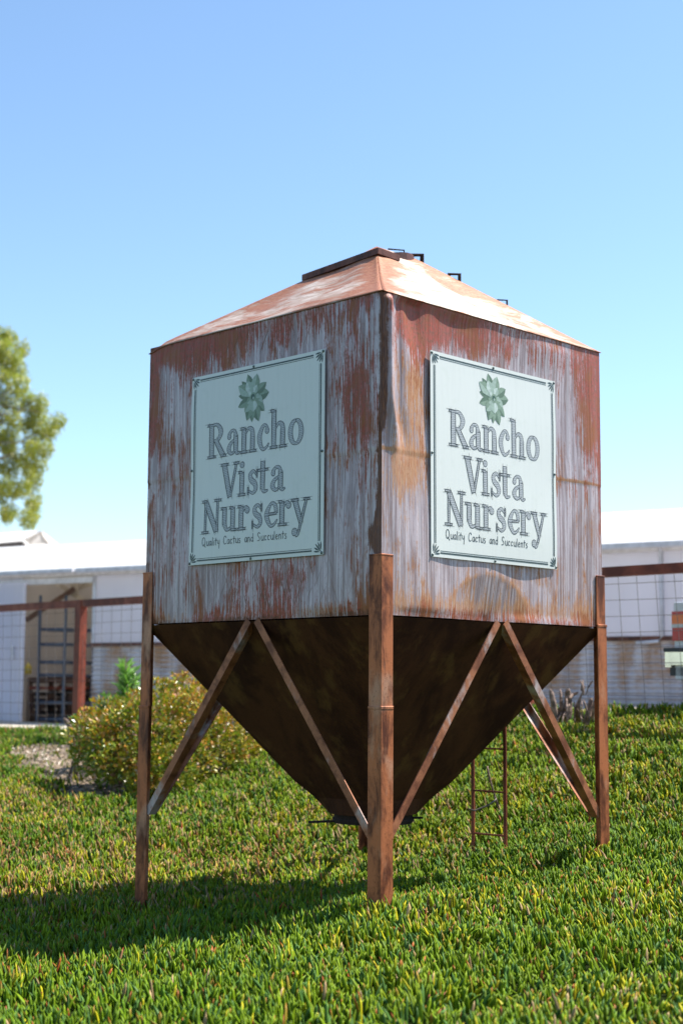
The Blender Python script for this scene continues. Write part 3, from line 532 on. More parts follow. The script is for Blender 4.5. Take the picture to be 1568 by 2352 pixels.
    for ch in txt:
        if ch != ' ':
            for st in TAG[ch]: tg.ribbon([(x+p[0]*kx*.95, 9.3+p[1]*.95, .40) for p in (crom([(a, b, 0) for a, b in st], 3))], .001, 0, 0, .1)
        x += adv.get(ch, 2.45)*kx
    bendmesh(lt.build('lettering', [M['ink'], M['fill']], sign))
    # succulent rosette picture
    sc_ = Sheet(); cx, cy = 48.4, 83.3; hh = [.0008]
    def petal(tx, ty, w, tone, bx=None, by=None):
        bx = cx if bx is None else bx; by = cy if by is None else by; hh[0] += .00007; d = np.array((tx-bx, ty-by)); L_ = np.linalg.norm(d); d = d/L_; p_ = np.array((-d[1], d[0])); B_ = np.array((bx, by))
        w = w*.86; prof = [(0, .2), (.25, .45), (.45, .82), (.6, 1.0), (.75, .85), (.88, .48), (1, 0)]
        for side, tn_ in ((1, tone), (-1, max(0, tone-1))):
            sc_.poly([tuple(B_+d*L_*t) for t, _ in prof][::-1]+[tuple(B_+d*L_*t+p_*side*w*ww/2) for t, ww in prof][:-1] if side > 0 else [tuple(B_+d*L_*t) for t, _ in prof]+[tuple(B_+d*L_*t+p_*side*w*ww/2) for t, ww in prof][:-1][::-1], hh[0], tn_)
        hh[0] += .00004; sc_.ribbon([(bx+d[0]*L_*.45, by+d[1]*L_*.45, .12), (bx+d[0]*L_*.85, by+d[1]*L_*.85, .1)], hh[0], min(3, tone+1))
    for a in ((36.9, 79.3, 5.2, 1), (37.2, 85.2, 4.2, 0), (39.5, 92.6, 4.5, 0), (44, 95.6, 6, 1), (60.3, 84.2, 7, 1), (58.2, 89.6, 6, 1), (57.0, 75.0, 5.6, 1), (52.8, 70.2, 6.6, 1), (47.6, 70.4, 5.2, 1), (43.8, 71.6, 6.6, 1)): petal(*a)
    for a in ((51.2, 95.0, 7.2, 2), (37.0, 90.3, 7.2, 2), (42.2, 76.0, 6.2, 2), (55.8, 79.4, 6.6, 2)): petal(*a)
    petal(43.6, 92.0, 6.6, 3); petal(48.8, 75.6, 7, 3); petal(43.9, 80.4, 4.6, 2); petal(53.6, 82.0, 5.4, 2); petal(51.5, 89.2, 4.6, 3); petal(45.4, 87.6, 4.4, 3)
    sc_.disc(cx+.2, cy, 2.4, hh[0]+.0001, 1); sc_.disc(cx, cy, 1.5, hh[0]+.0002, 4); sc_.disc(cx+.3, cy-.6, .7, hh[0]+.0003, 2)
    bendmesh(sc_.build('succulent_picture', PET, sign))
    for x_, z_ in ((.9, 99), (48.5, 99), (99, 99), (.9, 50), (98.8, 50), (.9, .9), (48.5, .9), (99, .9)):
        b = MB(); wy = warp(x_/100, z_/100); b.tube([(x_*SZ-.625, -wy+.001, z_*SZ-.625), (x_*SZ-.625, -wy-.004, z_*SZ-.625), (x_*SZ-.625, -wy-.007, z_*SZ-.625)], [.0085, .0085, .005], 10); b.build('screw', M['zinc'], sign, True)
    return sign
make_sign('a', 'pale green square nursery sign on the shaded left face of the silo', tuple(eL*1.083+nL*.018+np.array((0, 0, .995))), -eL, nL, lambda a, b: .004*math.sin(a*3.1)*math.sin(b*6)+.003*math.sin(b*9+1)*(1-a))
make_sign('b', 'pale green square nursery sign on the sunlit right face of the silo', tuple(eR*1.036+nR*.0125+np.array((0, 0, .985))), eR, nR, lambda a, b: .004*math.sin(a*3)*math.sin(b*5)+.006*(1-a)**3*(1-b)+.002*math.sin(b*11)*a)

# ------------------------------------------------------------------ fence
fn_ = thing('wire_fence', 'rust red pipe and wire fence crossing behind the silo', 'fence', (FA[0], FA[1], gz(*FA))); FO = (FA[0], FA[1], gz(*FA))
def fp(t, z): return (FA[0]+FE[0]*t, FA[1]+FE[1]*t, z)
def railz(t): return .655+.01*t*.3
fl = np.linalg.norm(FB-FA)
b = MB(); b.bar(fp(-6, railz(-6)), fp(fl+5.5, railz(fl+5.5)+.03), .09, .095); b.build('rail', M['fence'], fn_, False, FO)
# solve post position seen at px 190
def tpx(px, A=FA, E=FE):
    d = Fv+Rr*(px-784)/FPX; d2 = d[:2]; m = np.array([[E[0], -d2[0]], [E[1], -d2[1]]]); r = np.linalg.solve(m, C0[:2]-A); return r[0]
tp = tpx(193)
for t in (tp-4.3, tp, tp+4.0, tp+7.2):
    if t > fl+5.4: continue
    x_, y_, _ = fp(t, 0); b = MB(); b.bar((x_, y_, gz(x_, y_)-.2), (x_, y_, railz(t)+.05), .115, .115, up=(FN[0], FN[1], 0)); b.build('post', M['fence'], fn_, False, FO)
M['wire'] = simple('wire_rust', (0.16, 0.13, 0.12), .5, .4)
b = MB(); t = -5.9
while t < fl+5.4:
    x_, y_, _ = fp(t, 0); ln = .0+.05*math.sin(t*1.3); b.tube([fp(t, railz(t)-.03), fp(t+.035+ln, gz(x_, y_)-.02)], .0026, 4, cap=False); t += .2
for r_ in range(10):
    pts = [fp(t, railz(t)-.10-.152*r_+.006*math.sin(t*2+r_)) for t in np.arange(-5.9, fl+5.4, .4)]; b.tube(pts, .0026, 4, cap=False)
b.build('wire_mesh', M['wire'], fn_, False, FO)

# ------------------------------------------------------------------ greenhouse barn
W0 = at(60, 1573, 25.8)[:2]; W1 = at(1500, 1580, 20)[:2]; BE = (W1-W0)/np.linalg.norm(W1-W0); BN = np.array([-BE[1], BE[0]])   # BN points away
BZ = -1.16; barn = thing('greenhouse_barn', 'long low whitewashed greenhouse barn with an open doorway and white roof', 'barn', (W0[0], W0[1], BZ)); BO = (W0[0], W0[1], BZ)
def bp(t, dpt, z): return np.array((W0[0]+BE[0]*t+BN[0]*dpt, W0[1]+BE[1]*t+BN[1]*dpt, z))
def btx(px, dpt=0.0): return tpx(px, W0+BN*dpt, BE)
tD0, tD1 = btx(57), btx(218); AXB = (np.array((*BE, 0)), np.array((*BN, 0)), np.array((0, 0, 1.0)))
def bbox(mb, t0, t1, d0, d1, z0, z1, mi=0): mb.box(bp((t0+t1)/2, (d0+d1)/2, (z0+z1)/2), (t1-t0, d1-d0, z1-z0), AXB, mi)
def transl(name, col, tc, f, sc=3, stain=None):
    k = NT(name); oc = k.coord(); n = k.noise(oc, (1, 1, .35), sc, 5); c = k.mix(k.step(n, .35, .7), col, tuple(x*.9 for x in col))
    if stain: n2 = k.noise(oc, (2.5, 2.5, .5), 1.2, 6, .6); c = k.mix(k.math('MULTIPLY', k.step(n2, .52, .66), .6), c, stain)
    b = k.n('BsdfPrincipled', {'Base Color': c, 'Roughness': .55}); t = k.n('BsdfTranslucent', {'Color': tc}); ms = k.n('MixShader', {0: f, 1: b, 2: t}); k.t.links.new(ms, k.out.inputs[0]); return k.m
M['wall'] = transl('whitewash_panel', (0.88, 0.86, 0.88), (.86, .88, 1.0), .58)
M['broof'] = transl('white_roof', (0.88, 0.88, 0.88), (.92, .90, .88), .46)
M['frame'] = simple('painted_frame', (0.55, 0.55, 0.60), .5)
k = NT('corrugated_stained'); oc = k.coord(); n2 = k.noise(oc, (1.6, 1.6, .9), 1, 6, .65); n3 = k.noise(oc, (9, 9, .6), 1, 5, .6); oz = k.sep(oc)[2]
c = k.mix(k.step(n3, .4, .65), (0.60, 0.59, 0.63), (0.42, 0.41, 0.45)); c = k.mix(k.math('MULTIPLY', k.step(n2, .44, .62), .85), c, (0.40, 0.23, 0.11)); c = k.mix(k.math('MULTIPLY', k.step(oz, .85, .35), .6), c, (0.22, 0.23, 0.28)); k.pbr(c, .5, .15, None, .4); M['corr'] = k.m
M['beige'] = transl('cream_lining', (0.50, 0.42, 0.32), (.7, .62, .48), .05)
M['floor'] = simple('dirt_floor', (0.30, 0.24, 0.18), .9)
M['timber'] = simple('old_timber', (0.12, 0.065, 0.04), .8, 0, .3, 5)
M['timl'] = simple('pale_timber', (0.45, 0.38, 0.28), .8, 0, .2, 5)
T0, T1 = -7.5, 24.0; ZE = 1.52; ZS = .26
up_ = MB(); bbox(up_, T0, tD0-.02, 0, .05, ZS, ZE); bbox(up_, tD1, T1, 0, .05, ZS+.001, ZE); bbox(up_, T0, tD0-.02, 0, .05, BZ+.09, ZS-.004)
up_.build('upper_wall', M['wall'], barn, False, BO)
cr = MB()
def corr(t0, t1):
    zz = np.arange(BZ, ZS, .0125)
    vs = []; 
    for tt_ in (t0, t1):
        for z in zz: vs.append(bp(tt_, .028-.028*math.cos(z*2*math.pi/.075), z))
    n_ = len(zz); cr.add(vs, [(i, n_+i, n_+i+1, i+1) for i in range(n_-1)])
corr(tD1+.02, T1); cr.build('corrugated_skirt', M['corr'], barn, True, BO)
fr = MB()
for t in list(np.arange(tD1+.05, T1, 2.44)): bbox(fr, t-.03, t+.03, -.022, -.002, ZS+.003, ZE-.1)
bbox(fr, T0, T1, -.035, -.004, ZE-.10, ZE+.02); fr.build('wall_battens', M['frame'], barn, False, BO)
rt = MB(); bbox(rt, tD1, T1, -.03, -.003, ZS-.03, ZS+.03); rt.build('sill_strip', M['dkrust'], barn, False, BO)
pp = MB(); tpp = btx(1513, -.05); pts = [bp(tpp, -.05, ZE), bp(tpp+.01, -.05, ZS+.03), bp(tpp-.05, -.05, ZS-.04), bp(tpp-.35, -.05, ZS-.06)]; pp.tube(pts, .022, 8); pp.build('drain_pipe', M['frame'], barn, True, BO)
rfm = MB()
def roofpt(t, d): return ZE+.04+.245*d+.012*math.sin(t*.9)
for lo_d, hi_d in ((-.30, 3.5),):
    t = T0-.3
    while t < T1:
        t2 = t+2.6; dz = random.uniform(-.012, .012); z0 = roofpt(t, lo_d)+dz; z1 = roofpt(t, hi_d)
        rfm.add([bp(t, lo_d, z0), bp(t2+.03, lo_d, z0+.01), bp(t2+.03, hi_d, z1), bp(t, hi_d, z1), bp(t, lo_d, z0-.03), bp(t2+.03, lo_d, z0-.02), bp(t2+.03, hi_d, z1-.03), bp(t, hi_d, z1-.03)], [(0, 1, 2, 3), (4, 7, 6, 5), (0, 4, 5, 1), (1, 5, 6, 2), (2, 6, 7, 3), (3, 7, 4, 0)]); t = t2
z1 = roofpt(0, 3.5); rfm.add([bp(T0-.3, 3.5, z1-.005), bp(T1, 3.5, z1-.005), bp(T1, 7.4, ZE), bp(T0-.3, 7.4, ZE)], [(0, 1, 2, 3)])
rfm.build('roof', M['broof'], barn, False, BO)
gt = MB(); bbox(gt, T0, tD1-.15, -.36, -.30, ZE-.06, ZE+.0); bbox(gt, tD1-.1, T1, -.34, -.31, ZE-.07, ZE+.0); gt.build('fascia', M['frame'], barn, False, BO)
bw = MB(); bbox(bw, T0, T1, 7, 7.05, BZ, ZE+.02); bbox(bw, T0, T0+.05, .06, 6.95, BZ, ZE); bbox(bw, T1-.05, T1, .06, 6.95, BZ, ZE)
bbox(bw, tD0-4.2, tD1+1.2, 2.2, 2.25, BZ+.09, 2.06); bw.build('inner_wall', M['beige'], barn, False, BO)
fl_ = MB(); bbox(fl_, T0, T1, -.02, 7, BZ-.1, BZ+.085); fl_.build('slab', M['floor'], barn, False, BO)
hd = MB(); bbox(hd, tD0-.5, tD1+.05, -.06, -.036, 1.30, 1.40); bbox(hd, tD0-.06, tD0, -.02, .1, BZ, 1.30); hd.build('door_track', M['frame'], barn, False, BO)
tr = MB(); dz_ = 1.2
P0 = at(60, 1425, 26.8); P1 = at(172, 1352, 26.8); tr.bar(P0, P1, .09, .09, mi=0); tr.bar(at(118, 1330, 26.9), at(222, 1400, 26.9), .09, .09, mi=1); tr.bar(at(172, 1352, 27.0), at(240, 1330, 27.0), .07, .09, mi=1); tr.bar(at(172, 1325, 26.85), at(171, 1362, 26.85), .16, .1, up=(0, 1, 0), mi=1)
tr.build('roof_truss', [M['timber'], M['timl']], barn, False, BO)
sd = MB(); td0 = btx(-70, -.12); td1 = btx(55, -.12)
for i_ in range(8):
    a_ = td0+(td1-td0)*i_/8; b_2 = td0+(td1-td0)*(i_+1)/8; bbox(sd, a_, b_2-.02, -.14, -.11, BZ+.10, 1.33); bbox(sd, b_2-.02, b_2, -.135, -.115, BZ+.10, 1.33)
bbox(sd, td1, td1+.10, -.15, -.10, BZ+.1, 1.33)
sdo = sd.build('sliding_door', M['wall'], barn, False, BO)
hb = MB(); hp0 = at(43, 1500, 25.0); bbox(hb, td1-.13, td1-.08, -.19, -.145, .02, .26); o = hb.build('door_handle', M['frame'], sdo, False)
# o vertices are world based; give the handle the door's origin offset
for v in o.data.vertices: v.co -= Vector(BO)
# metal rack in the doorway
def rack_mat(): return simple('rack_paint', (0.07, 0.09, 0.13), .45, .3)  # blue grey metal of the rack
M['rack'] = rack_mat()
rk0 = at(90, 1655, 26.3); rack = thing('shelf_rack', 'tall blue grey metal rack with empty shelves in the barn doorway', 'rack', (rk0[0], rk0[1], BZ+.085)); RO = (rk0[0], rk0[1], BZ+.085)
for px, D in ((90, 26.2), (149, 26.0), (214, 26.5)):
    p = at(px, 1500, D); b = MB(); b.box((p[0], p[1], (BZ+.085+1.15)/2), (.045, .045, 1.15-BZ-.085)); b.build('upright', M['rack'], rack, False, RO)
for py in (1442, 1476, 1517, 1547, 1610, 1648):
    a_, b_2, c_ = at(90, py, 26.2), at(149, py, 26.0), at(214, py+3, 26.5); back = np.array((BN[0], BN[1], 0))*.45
    b = MB(); b.add([a_, b_2, c_, c_+back, a_+back]+[p-np.array((0, 0, .055)) for p in (a_, b_2, c_, c_+back, a_+back)], [(0, 1, 2, 3, 4), (9, 8, 7, 6, 5), (0, 5, 6, 1), (1, 6, 7, 2), (2, 7, 8, 3), (3, 8, 9, 4), (4, 9, 5, 0)]); b.build('shelf', M['rack'], rack, False, RO)
M['redwood'] = simple('red_timber', (0.30, 0.075, 0.04), .7)
for (pxa, pxb, py, D, mt, lab, leg) in ((64, 212, 1556, 27.3, 'timber', 'dark timber potting bench behind the metal rack, the higher bench', .1), (68, 160, 1577, 26.8, 'redwood', 'low bench with a red edge board behind the metal rack', .1)):
    a_, b_2 = at(pxa, py, D), at(pxb, py, D); bn = thing('potting_bench', lab, 'bench', (a_[0], a_[1], BZ+.085)); OO = (a_[0], a_[1], BZ+.085)
    bk = np.array((BN[0], BN[1], 0))*.7; b = MB(); b.add([a_, b_2, b_2+bk, a_+bk]+[p-np.array((0, 0, .10 if mt == 'timber' else .05)) for p in (a_, b_2, b_2+bk, a_+bk)], [(0, 1, 2, 3), (7, 6, 5, 4), (0, 4, 5, 1), (1, 5, 6, 2), (2, 6, 7, 3), (3, 7, 4, 0)]); b.build('bench_top', M[mt], bn, False, OO)
    for p in (a_+bk*.1, b_2+bk*.1-(b_2-a_)*.03, a_+bk*.9, b_2+bk*.9-(b_2-a_)*.03):
        b = MB(); b.box((p[0], p[1], (p[2]-.1+BZ+.085)/2), (.08, .08, p[2]-.1-BZ-.085)); b.build('leg', M['timber'], bn, False, OO)
    b = MB(); z_l = BZ+.12; p, q = a_+bk*.1, (a_+b_2)/2+bk*.1; b.bar((p[0], p[1], z_l), (q[0], q[1], a_[2]-.12), .06, .07); p = b_2+bk*.1; b.bar((p[0], p[1], z_l), (q[0], q[1], a_[2]-.12), .06, .07); b.build('cross_brace', M['timber'], bn, False, OO)
M['crate'] = simple('dark_crate', (0.04, 0.03, 0.025), .8)
for px, py, w, h, lab in ((110, 1655, .5, .55, 'dark slatted crate under the bench, left of the rack middle'), (185, 1655, .6, .62, 'dark slatted crate under the bench beside the fence post')):
    p = at(px, py, 27.4); b = MB(); zf = BZ+.085
    for k_ in range(5): bb_ = zf+.06+k_*h/5; b.box((p[0], p[1], bb_), (w, .4, h/5-.035))
    for sx in (-1, 1):
        for sy in (-1, 1): b.box((p[0]+sx*(w/2-.01), p[1]+sy*.2, zf+h/2), (.04, .03, h))
    o = b.build('slatted_crate', M['crate'], None, False, (p[0], p[1], zf)); o.location = (p[0], p[1], zf); tag(o, lab, 'crate')
M['yellow'] = simple('yellow_plastic', (0.9, 0.68, 0.04), .4)
p = at(65, 1548, 27.1); b = MB(); b.tube([p, p+np.array((0, 0, .12)), p+np.array((0, 0, .17)), p+np.array((0, 0, .20))], [.055, .06, .03, .02], 12); o = b.build('plastic_jug', M['yellow'], None, True, p); o.location = tuple(p); tag(o, 'small yellow plastic jug on the bench at the doorway edge', 'jug')
# second shed behind, far left
p0 = at(-260, 1246, 37); sh = thing('corrugated_shed', 'grey corrugated shed roof with dark eave rising behind the white barn', 'shed', (p0[0], p0[1], -1.1)); HO = (p0[0], p0[1], -1.1)
M['greyroof'] = simple('grey_iron', (0.40, 0.38, 0.37), .6, .1, .25, 2); M['shedwall'] = simple('shed_wall', (0.05, 0.045, 0.045), .8)
Ra, Rb, Ea, Eb = at(-260, 1246, 37.5), at(97, 1220, 37.5), at(-260, 1268, 35), at(56, 1239.5, 35); b = MB(); n_ = 90; vs = []
for i_ in range(n_+1):
    t = i_/n_; cz = np.array((0, 0, .03*math.cos(i_*math.pi)))
    for j_ in range(5): u = j_/4; vs.append((Ra+(Rb-Ra)*t)*(1-u)+(Ea+(Eb-Ea)*t)*u+cz+np.array((0, 0, .10*4*u*(1-u)*.5)))
b.add(vs, [(i_*5+j_, i_*5+j_+1, (i_+1)*5+j_+1, (i_+1)*5+j_) for i_ in range(n_) for j_ in range(4)])
G1, G2, G3 = at(112, 1228, 38.2), at(128, 1246, 38.8), at(70, 1252, 37); b.add([Eb, Rb, G1, G2, G3, at(84, 1232, 37.3)], [(0, 1, 5), (1, 2, 5), (2, 3, 5), (3, 4, 5), (4, 0, 5)], 1)
Rc, Rd = Ra+np.array((.4, 2.6, -.6)), Rb+np.array((.6, 2.6, -.6)); b.add([Ra, Rb, Rd, Rc], [(0, 1, 2, 3)]); b.build('roof', [M['broof'], M['greyroof']], sh, False, HO)
b = MB(); w0, w1 = at(-260, 1268, 35.6), at(52, 1241, 35.6); w2 = at(60, 1242, 38); b.add([w0-(0, 0, .02), w1-(0, 0, .02), (*w1[:2], -1.2), (*w0[:2], -1.2), w2-(0, 0, .1), (*w2[:2], -1.2)], [(0, 1, 2, 3), (1, 4, 5, 2)]); b.build('wall', M['shedwall'], sh, False, HO)
# kerb / concrete path edge behind the slope on the left
b = MB(); pts = [(t, gz(*(FA+FE*t+FN*.55))) for t in np.arange(-6, 3.6, .3)]
k = NT('path_concrete'); oc = k.coord(); n1 = k.noise(oc, sc=6, detail=6); k.pbr(k.mix(k.step(n1, .3, .7), (0.50, 0.43, 0.34), (0.60, 0.53, 0.44)), .9); M['path'] = k.m
for i_ in range(len(pts)-1):
    (ta, za), (tb, zb) = pts[i_], pts[i_+1]; P = [FA+FE*ta+FN*.42, FA+FE*tb+FN*.42, FA+FE*tb+FN*2.6, FA+FE*ta+FN*2.6]; za = max(za, -1.09)+.03
    b.add([(*q, za) for q in P]+[(*q, za-.2) for q in P], [(0, 1, 2, 3), (0, 4, 5, 1), (2, 6, 7, 3)])
o = b.build('path', M['path']); o['kind'] = 'structure'

# ------------------------------------------------------------------ plants
def kite_leaves(P, D, L, Wd, C, name, mat, parent=None):
    n = len(P); D = D/np.linalg.norm(D, axis=1, keepdims=True); A = np.cross(D, rng.normal(size=(n, 3))); A /= np.linalg.norm(A, axis=1, keepdims=True); B = np.cross(D, A)
    V = np.stack([P, P+D*(L*.55)[:, None]+A*(Wd/2)[:, None]+B*(Wd*.18)[:, None], P+D*L[:, None], P+D*(L*.55)[:, None]-A*(Wd/2)[:, None]+B*(Wd*.18)[:, None]], 1)
    b4 = (np.arange(n)*4)[:, None, None]; F3 = (b4+np.array([[0, 1, 2], [0, 2, 3]])[None]).reshape(-1, 3)
    o = npmesh(name, V.reshape(-1, 3), F3, [], mat, np.repeat(C, 4, 0))
    if parent: o.parent = parent; o.location = tuple(-np.array(parent.location))
    return o
M['bark'] = simple('bark', (0.20, 0.16, 0.12), .9, 0, .3, 12); M['stem'] = simple('stem', (0.12, 0.09, 0.06), .8, 0, .3, 20)
# jade-like shrub
SC = np.array([-2.02, 6.55]); zb = gz(*SC); shr = thing('jade_shrub', 'rounded jade shrub with small yellow green and reddish leaves behind the left leg', 'shrub', (SC[0], SC[1], zb))
lobes = []
for px, py, D, r in ((205, 1668, 15.0, .17), (250, 1655, 15, .22), (310, 1640, 15, .22), (370, 1612, 15.1, .22), (425, 1598, 15.2, .22), (480, 1622, 15.2, .24), (535, 1665, 15.3, .22), (585, 1702, 15.4, .17), (205, 1700, 14.8, .22), (205, 1740, 14.6, .15), (245, 1750, 14.4, .2), (600, 1735, 15.1, .16), (560, 1765, 14.8, .15), (250, 1700, 14.6, .26), (300, 1680, 14.6, .28), (360, 1660, 14.6, .3), (430, 1655, 14.7, .3), (500, 1690, 14.8, .28), (560, 1720, 15, .22), (270, 1745, 14.3, .2), (330, 1760, 14.2, .24), (390, 1770, 14.1, .24), (350, 1720, 14.3, .28), (440, 1740, 14.4, .24), (520, 1750, 14.7, .18), (410, 1810, 14.0, .13), (330, 1800, 14.05, .15), (300, 1672, 15.6, .26), (420, 1640, 15.8, .32), (520, 1680, 15.8, .25)):
    lobes.append((at(px, py, D), r))
P = []; Dn = []; 
for c, r in lobes:
    n_ = int(9500*r*r*1.3); u = rng.normal(size=(n_, 3)); u /= np.linalg.norm(u, axis=1, keepdims=True); rad = r*(.62+.42*rng.random(n_)**.6)*(1+.16*np.sin(u[:, 0]*7+c[0]*9)*np.sin(u[:, 2]*6)); q = c+u*rad[:, None]; P.append(q); Dn.append(u+rng.normal(0, .7, (n_, 3))+np.array((0, 0, .4)))
P = np.vstack(P); Dn = np.vstack(Dn); kp = P[:, 2] > ground(P[:, 0], P[:, 1])+.03; P, Dn = P[kp], Dn[kp]; n_ = len(P); r1 = rng.random(n_); cl = vnoise(P[:, 0]+P[:, 2], P[:, 1]-P[:, 2]*.7, .22, 31)
C = np.array([.18, .24, .025])*np.ones((n_, 1)); C = np.where((r1 < .36)[:, None], np.array([.42, .36, .035]), C); C = np.where((r1+.45*(cl-.5)+.25*(P[:, 2]+.9) > .71)[:, None], np.array([.52, .25, .04]), C); C = np.where((r1 > .92)[:, None], np.array([.55, .24, .15]), C); C = np.where((r1 > .955)[:, None], np.array([.66, .46, .33]), C); C = C*rng.uniform(.6, 1.25, (n_, 1))  # palest pinkish leaves are specular glints put into the leaf colour
M['jade'] = leafmat('jade_leaf', .3, .18, .6)
kite_leaves(P, Dn, rng.uniform(.036, .062, n_), rng.uniform(.024, .038, n_), C, 'foliage', M['jade'], shr)
b = MB()
for c, r in lobes:
    a0 = np.array((SC[0]+random.uniform(-.35, .35)+(c[0]-SC[0])*.35, SC[1]+random.uniform(-.3, .3)+(c[1]-SC[1])*.4, 0)); a0[2] = gz(a0[0], a0[1])-.05; mid = (a0+c)/2+np.array((random.uniform(-.1, .1), random.uniform(-.1, .1), .02)); b.tube([a0, mid, c], [.028, .018, .008], 6)
b.build('stems', M['stem'], shr, True, tuple(shr.location))
# oleander style plant
def long_plant(px, py0, py1, D, w, n_, lab, cat, nm, colr, spread=.9, ll=.14, t0=.62):
    base = at(px, py1, D); g0 = gz(base[0], base[1]); tp_ = at(px, py0, D); pl = thing(nm, lab, cat, (base[0], base[1], g0)); P = []; Dn = []; b = MB()
    for i_ in range(n_):
        tx = tp_+np.array((random.uniform(-w, w)*.7, random.uniform(-w, w)*.7, -abs(random.gauss(0, .2)))); b0 = np.array((base[0]+random.uniform(-.06, .06), base[1]+random.uniform(-.06, .06), g0-.03)); mid = (b0+tx)/2+np.array((random.uniform(-.05, .05), 0, 0)); b.tube([b0, mid, tx], [.012, .009, .005], 5)
        for t in np.linspace(t0, 1, 26):
            c = (b0*(1-t)**2+2*mid*t*(1-t)+tx*t*t)
            for _ in range(3): a_ = random.uniform(0, 6.28); P.append(c); Dn.append((math.cos(a_)*spread, math.sin(a_)*spread, random.uniform(.3, 1.2)))
    P = np.array(P); Dn = np.array(Dn); m = len(P); C = np.array(colr)*rng.uniform(.6, 1.4, (m, 1)); kite_leaves(P, Dn, rng.uniform(.7, 1.2, m)*ll, rng.uniform(.022, .034, m), C, 'foliage', M['leaf'], pl); b.build('stems', M['stem'], pl, True, tuple(pl.location)); return pl
long_plant(296, 1518, 1650, 16.2, .10, 9, 'upright light green leafy plant rising behind the jade shrub', 'plant', 'leafy_plant', (.22, .38, .10), t0=.35)
long_plant(250, 1590, 1650, 15.9, .10, 6, 'small green leafy plant at the shrub top, left of the upright plant', 'plant', 'leafy_plant', (.15, .27, .06), ll=.09)
long_plant(172, 1632, 1665, 15.6, .05, 4, 'small green sprout at the left edge of the jade shrub', 'plant', 'leafy_plant', (.15, .27, .06), ll=.07)
long_plant(1212, 1625, 1665, 14.6, .08, 6, 'yellow green leafy sprout behind the silo brace by the dead stump', 'plant', 'leafy_plant', (.22, .30, .04), ll=.08)
# dead wood pieces
M['dead'] = simple('dead_wood', (0.20, 0.14, 0.11), .9, 0, .6, 25, bump=.5)
def deadwood(cx, cy, D, lab, segs, nm):
    base = at(cx, cy, D); g0 = gz(base[0], base[1]); b = MB(); segs = list(segs)
    if nm == 'dead_stump':
        for i_ in range(26): a_ = random.uniform(1250, 1368); l_ = random.uniform(18, 62); k_ = random.gauss(0, 9); segs.append(((a_, 1662), (a_+k_*.4, 1655-l_*.5), (a_+k_, 1655-l_), random.uniform(.008, .02)))
    for pa_, pb_, pc_, r in segs:
        P = [at(*pa_, D+random.uniform(-.1, .1)), at(*pb_, D+random.uniform(-.1, .1)), at(*pc_, D+random.uniform(-.1, .1))]; b.tube(P, [r, r*.85, r*.6], 8)
    o = b.build(nm, M['dead'], None, False, (base[0], base[1], g0)); o.location = (base[0], base[1], g0); tag(o, lab, 'dead wood')
    d = o.modifiers.new('rough', 'SUBSURF'); d.levels = d.render_levels = 1
deadwood(1305, 1650, 13.2, 'cluster of broken dead grey brown stumps on the slope behind the right leg', [((1275, 1655), (1270, 1610), (1262, 1580), .035), ((1290, 1655), (1288, 1605), (1285, 1580), .025), ((1300, 1660), (1305, 1610), (1302, 1578), .055), ((1320, 1660), (1325, 1615), (1345, 1570), .045), ((1338, 1600), (1340, 1580), (1330, 1560), .014), ((1343, 1600), (1350, 1575), (1362, 1562), .012), ((1335, 1590), (1337, 1570), (1338, 1560), .018), ((1305, 1605), (1315, 1595), (1328, 1590), .02), ((1345, 1670), (1352, 1630), (1358, 1600), .035), ((1292, 1640), (1300, 1625), (1312, 1615), .02), ((1255, 1650), (1250, 1620), (1243, 1600), .02), ((1365, 1650), (1370, 1620), (1366, 1600), .015)], 'dead_stump')
deadwood(158, 1680, 15.4, 'short leaning dead branch at the left foot of the jade shrub', [((168, 1680), (158, 1662), (145, 1648), .034), ((170, 1720), (172, 1700), (165, 1680), .02), ((165, 1700), (160, 1690), (158, 1678), .012)], 'dead_branch')
# stray stick near the ladder
def stick(pts, D, r, lab, col=None):
    P = [at(*p, D) for p in pts]; o3 = P[0].copy(); b = MB(); b.tube(P, r, 6); o = b.build('dry_stick', M['dead'] if col is None else col, None, True, tuple(o3)); o.location = tuple(o3); tag(o, lab, 'stick')
stick([(1075, 1858), (1090, 1862), (1120, 1850), (1140, 1835)], 10.6, .007, 'thin curved dry stick lying on the ice plant by the ladder', M['wire'])
stick([(1118, 1760), (1124, 1790), (1136, 1830), (1146, 1860)], 10.9, .008, 'long dry stem leaning beside the ladder rungs')
wb = at(1165, 1661, 15.3); wc = at(1195, 1657, 15.3); b = MB(); b.bar(wb, wc, .09, .045); o = b.build('wooden_board', M['path'], None, False, tuple(wb)); o.location = tuple(wb); tag(o, 'pale weathered board lying at the top of the slope', 'board')

# ------------------------------------------------------------------ eucalyptus tree
TD = 45.0; tc = at(-190, 1500, TD); tg0 = -1.1; tree = thing('eucalyptus_tree', 'tall drooping olive green tree standing beyond the barn on the left', 'tree', (tc[0], tc[1], tg0))
vis = [(0, 300), (100, 320), (210, 430), (60, 560), (150, 520), (170, 640), (20, 690), (210, 760), (90, 700), (130, 840), (0, 860), (60, 950), (250, 900), (400, 940), (180, 980), (320, 1000), (560, 1130), (500, 1190), (380, 1080), (130, 1120), (320, 1150), (250, 1160), (460, 1260), (380, 1230), (80, 1350), (0, 1250), (320, 1400), (300, 1330), (440, 1400), (180, 1500), (90, 1420), (390, 1555), (100, 1590), (290, 1600), (270, 1500), (60, 1740), (220, 1760), (330, 1700), (150, 1800), (330, 1880), (300, 1940), (90, 2000), (60, 2030), (0, 1830), (330, 2010), (270, 2070), (20, 1080), (10, 1550), (120, 1250), (0, 500), (40, 420)]
cl_ = []
for cx_, cy_ in vis: cl_.append((at(cx_/4.166, 689.7+cy_/4.166, TD+random.uniform(-1.2, 1.2)), random.uniform(.19, .29)))
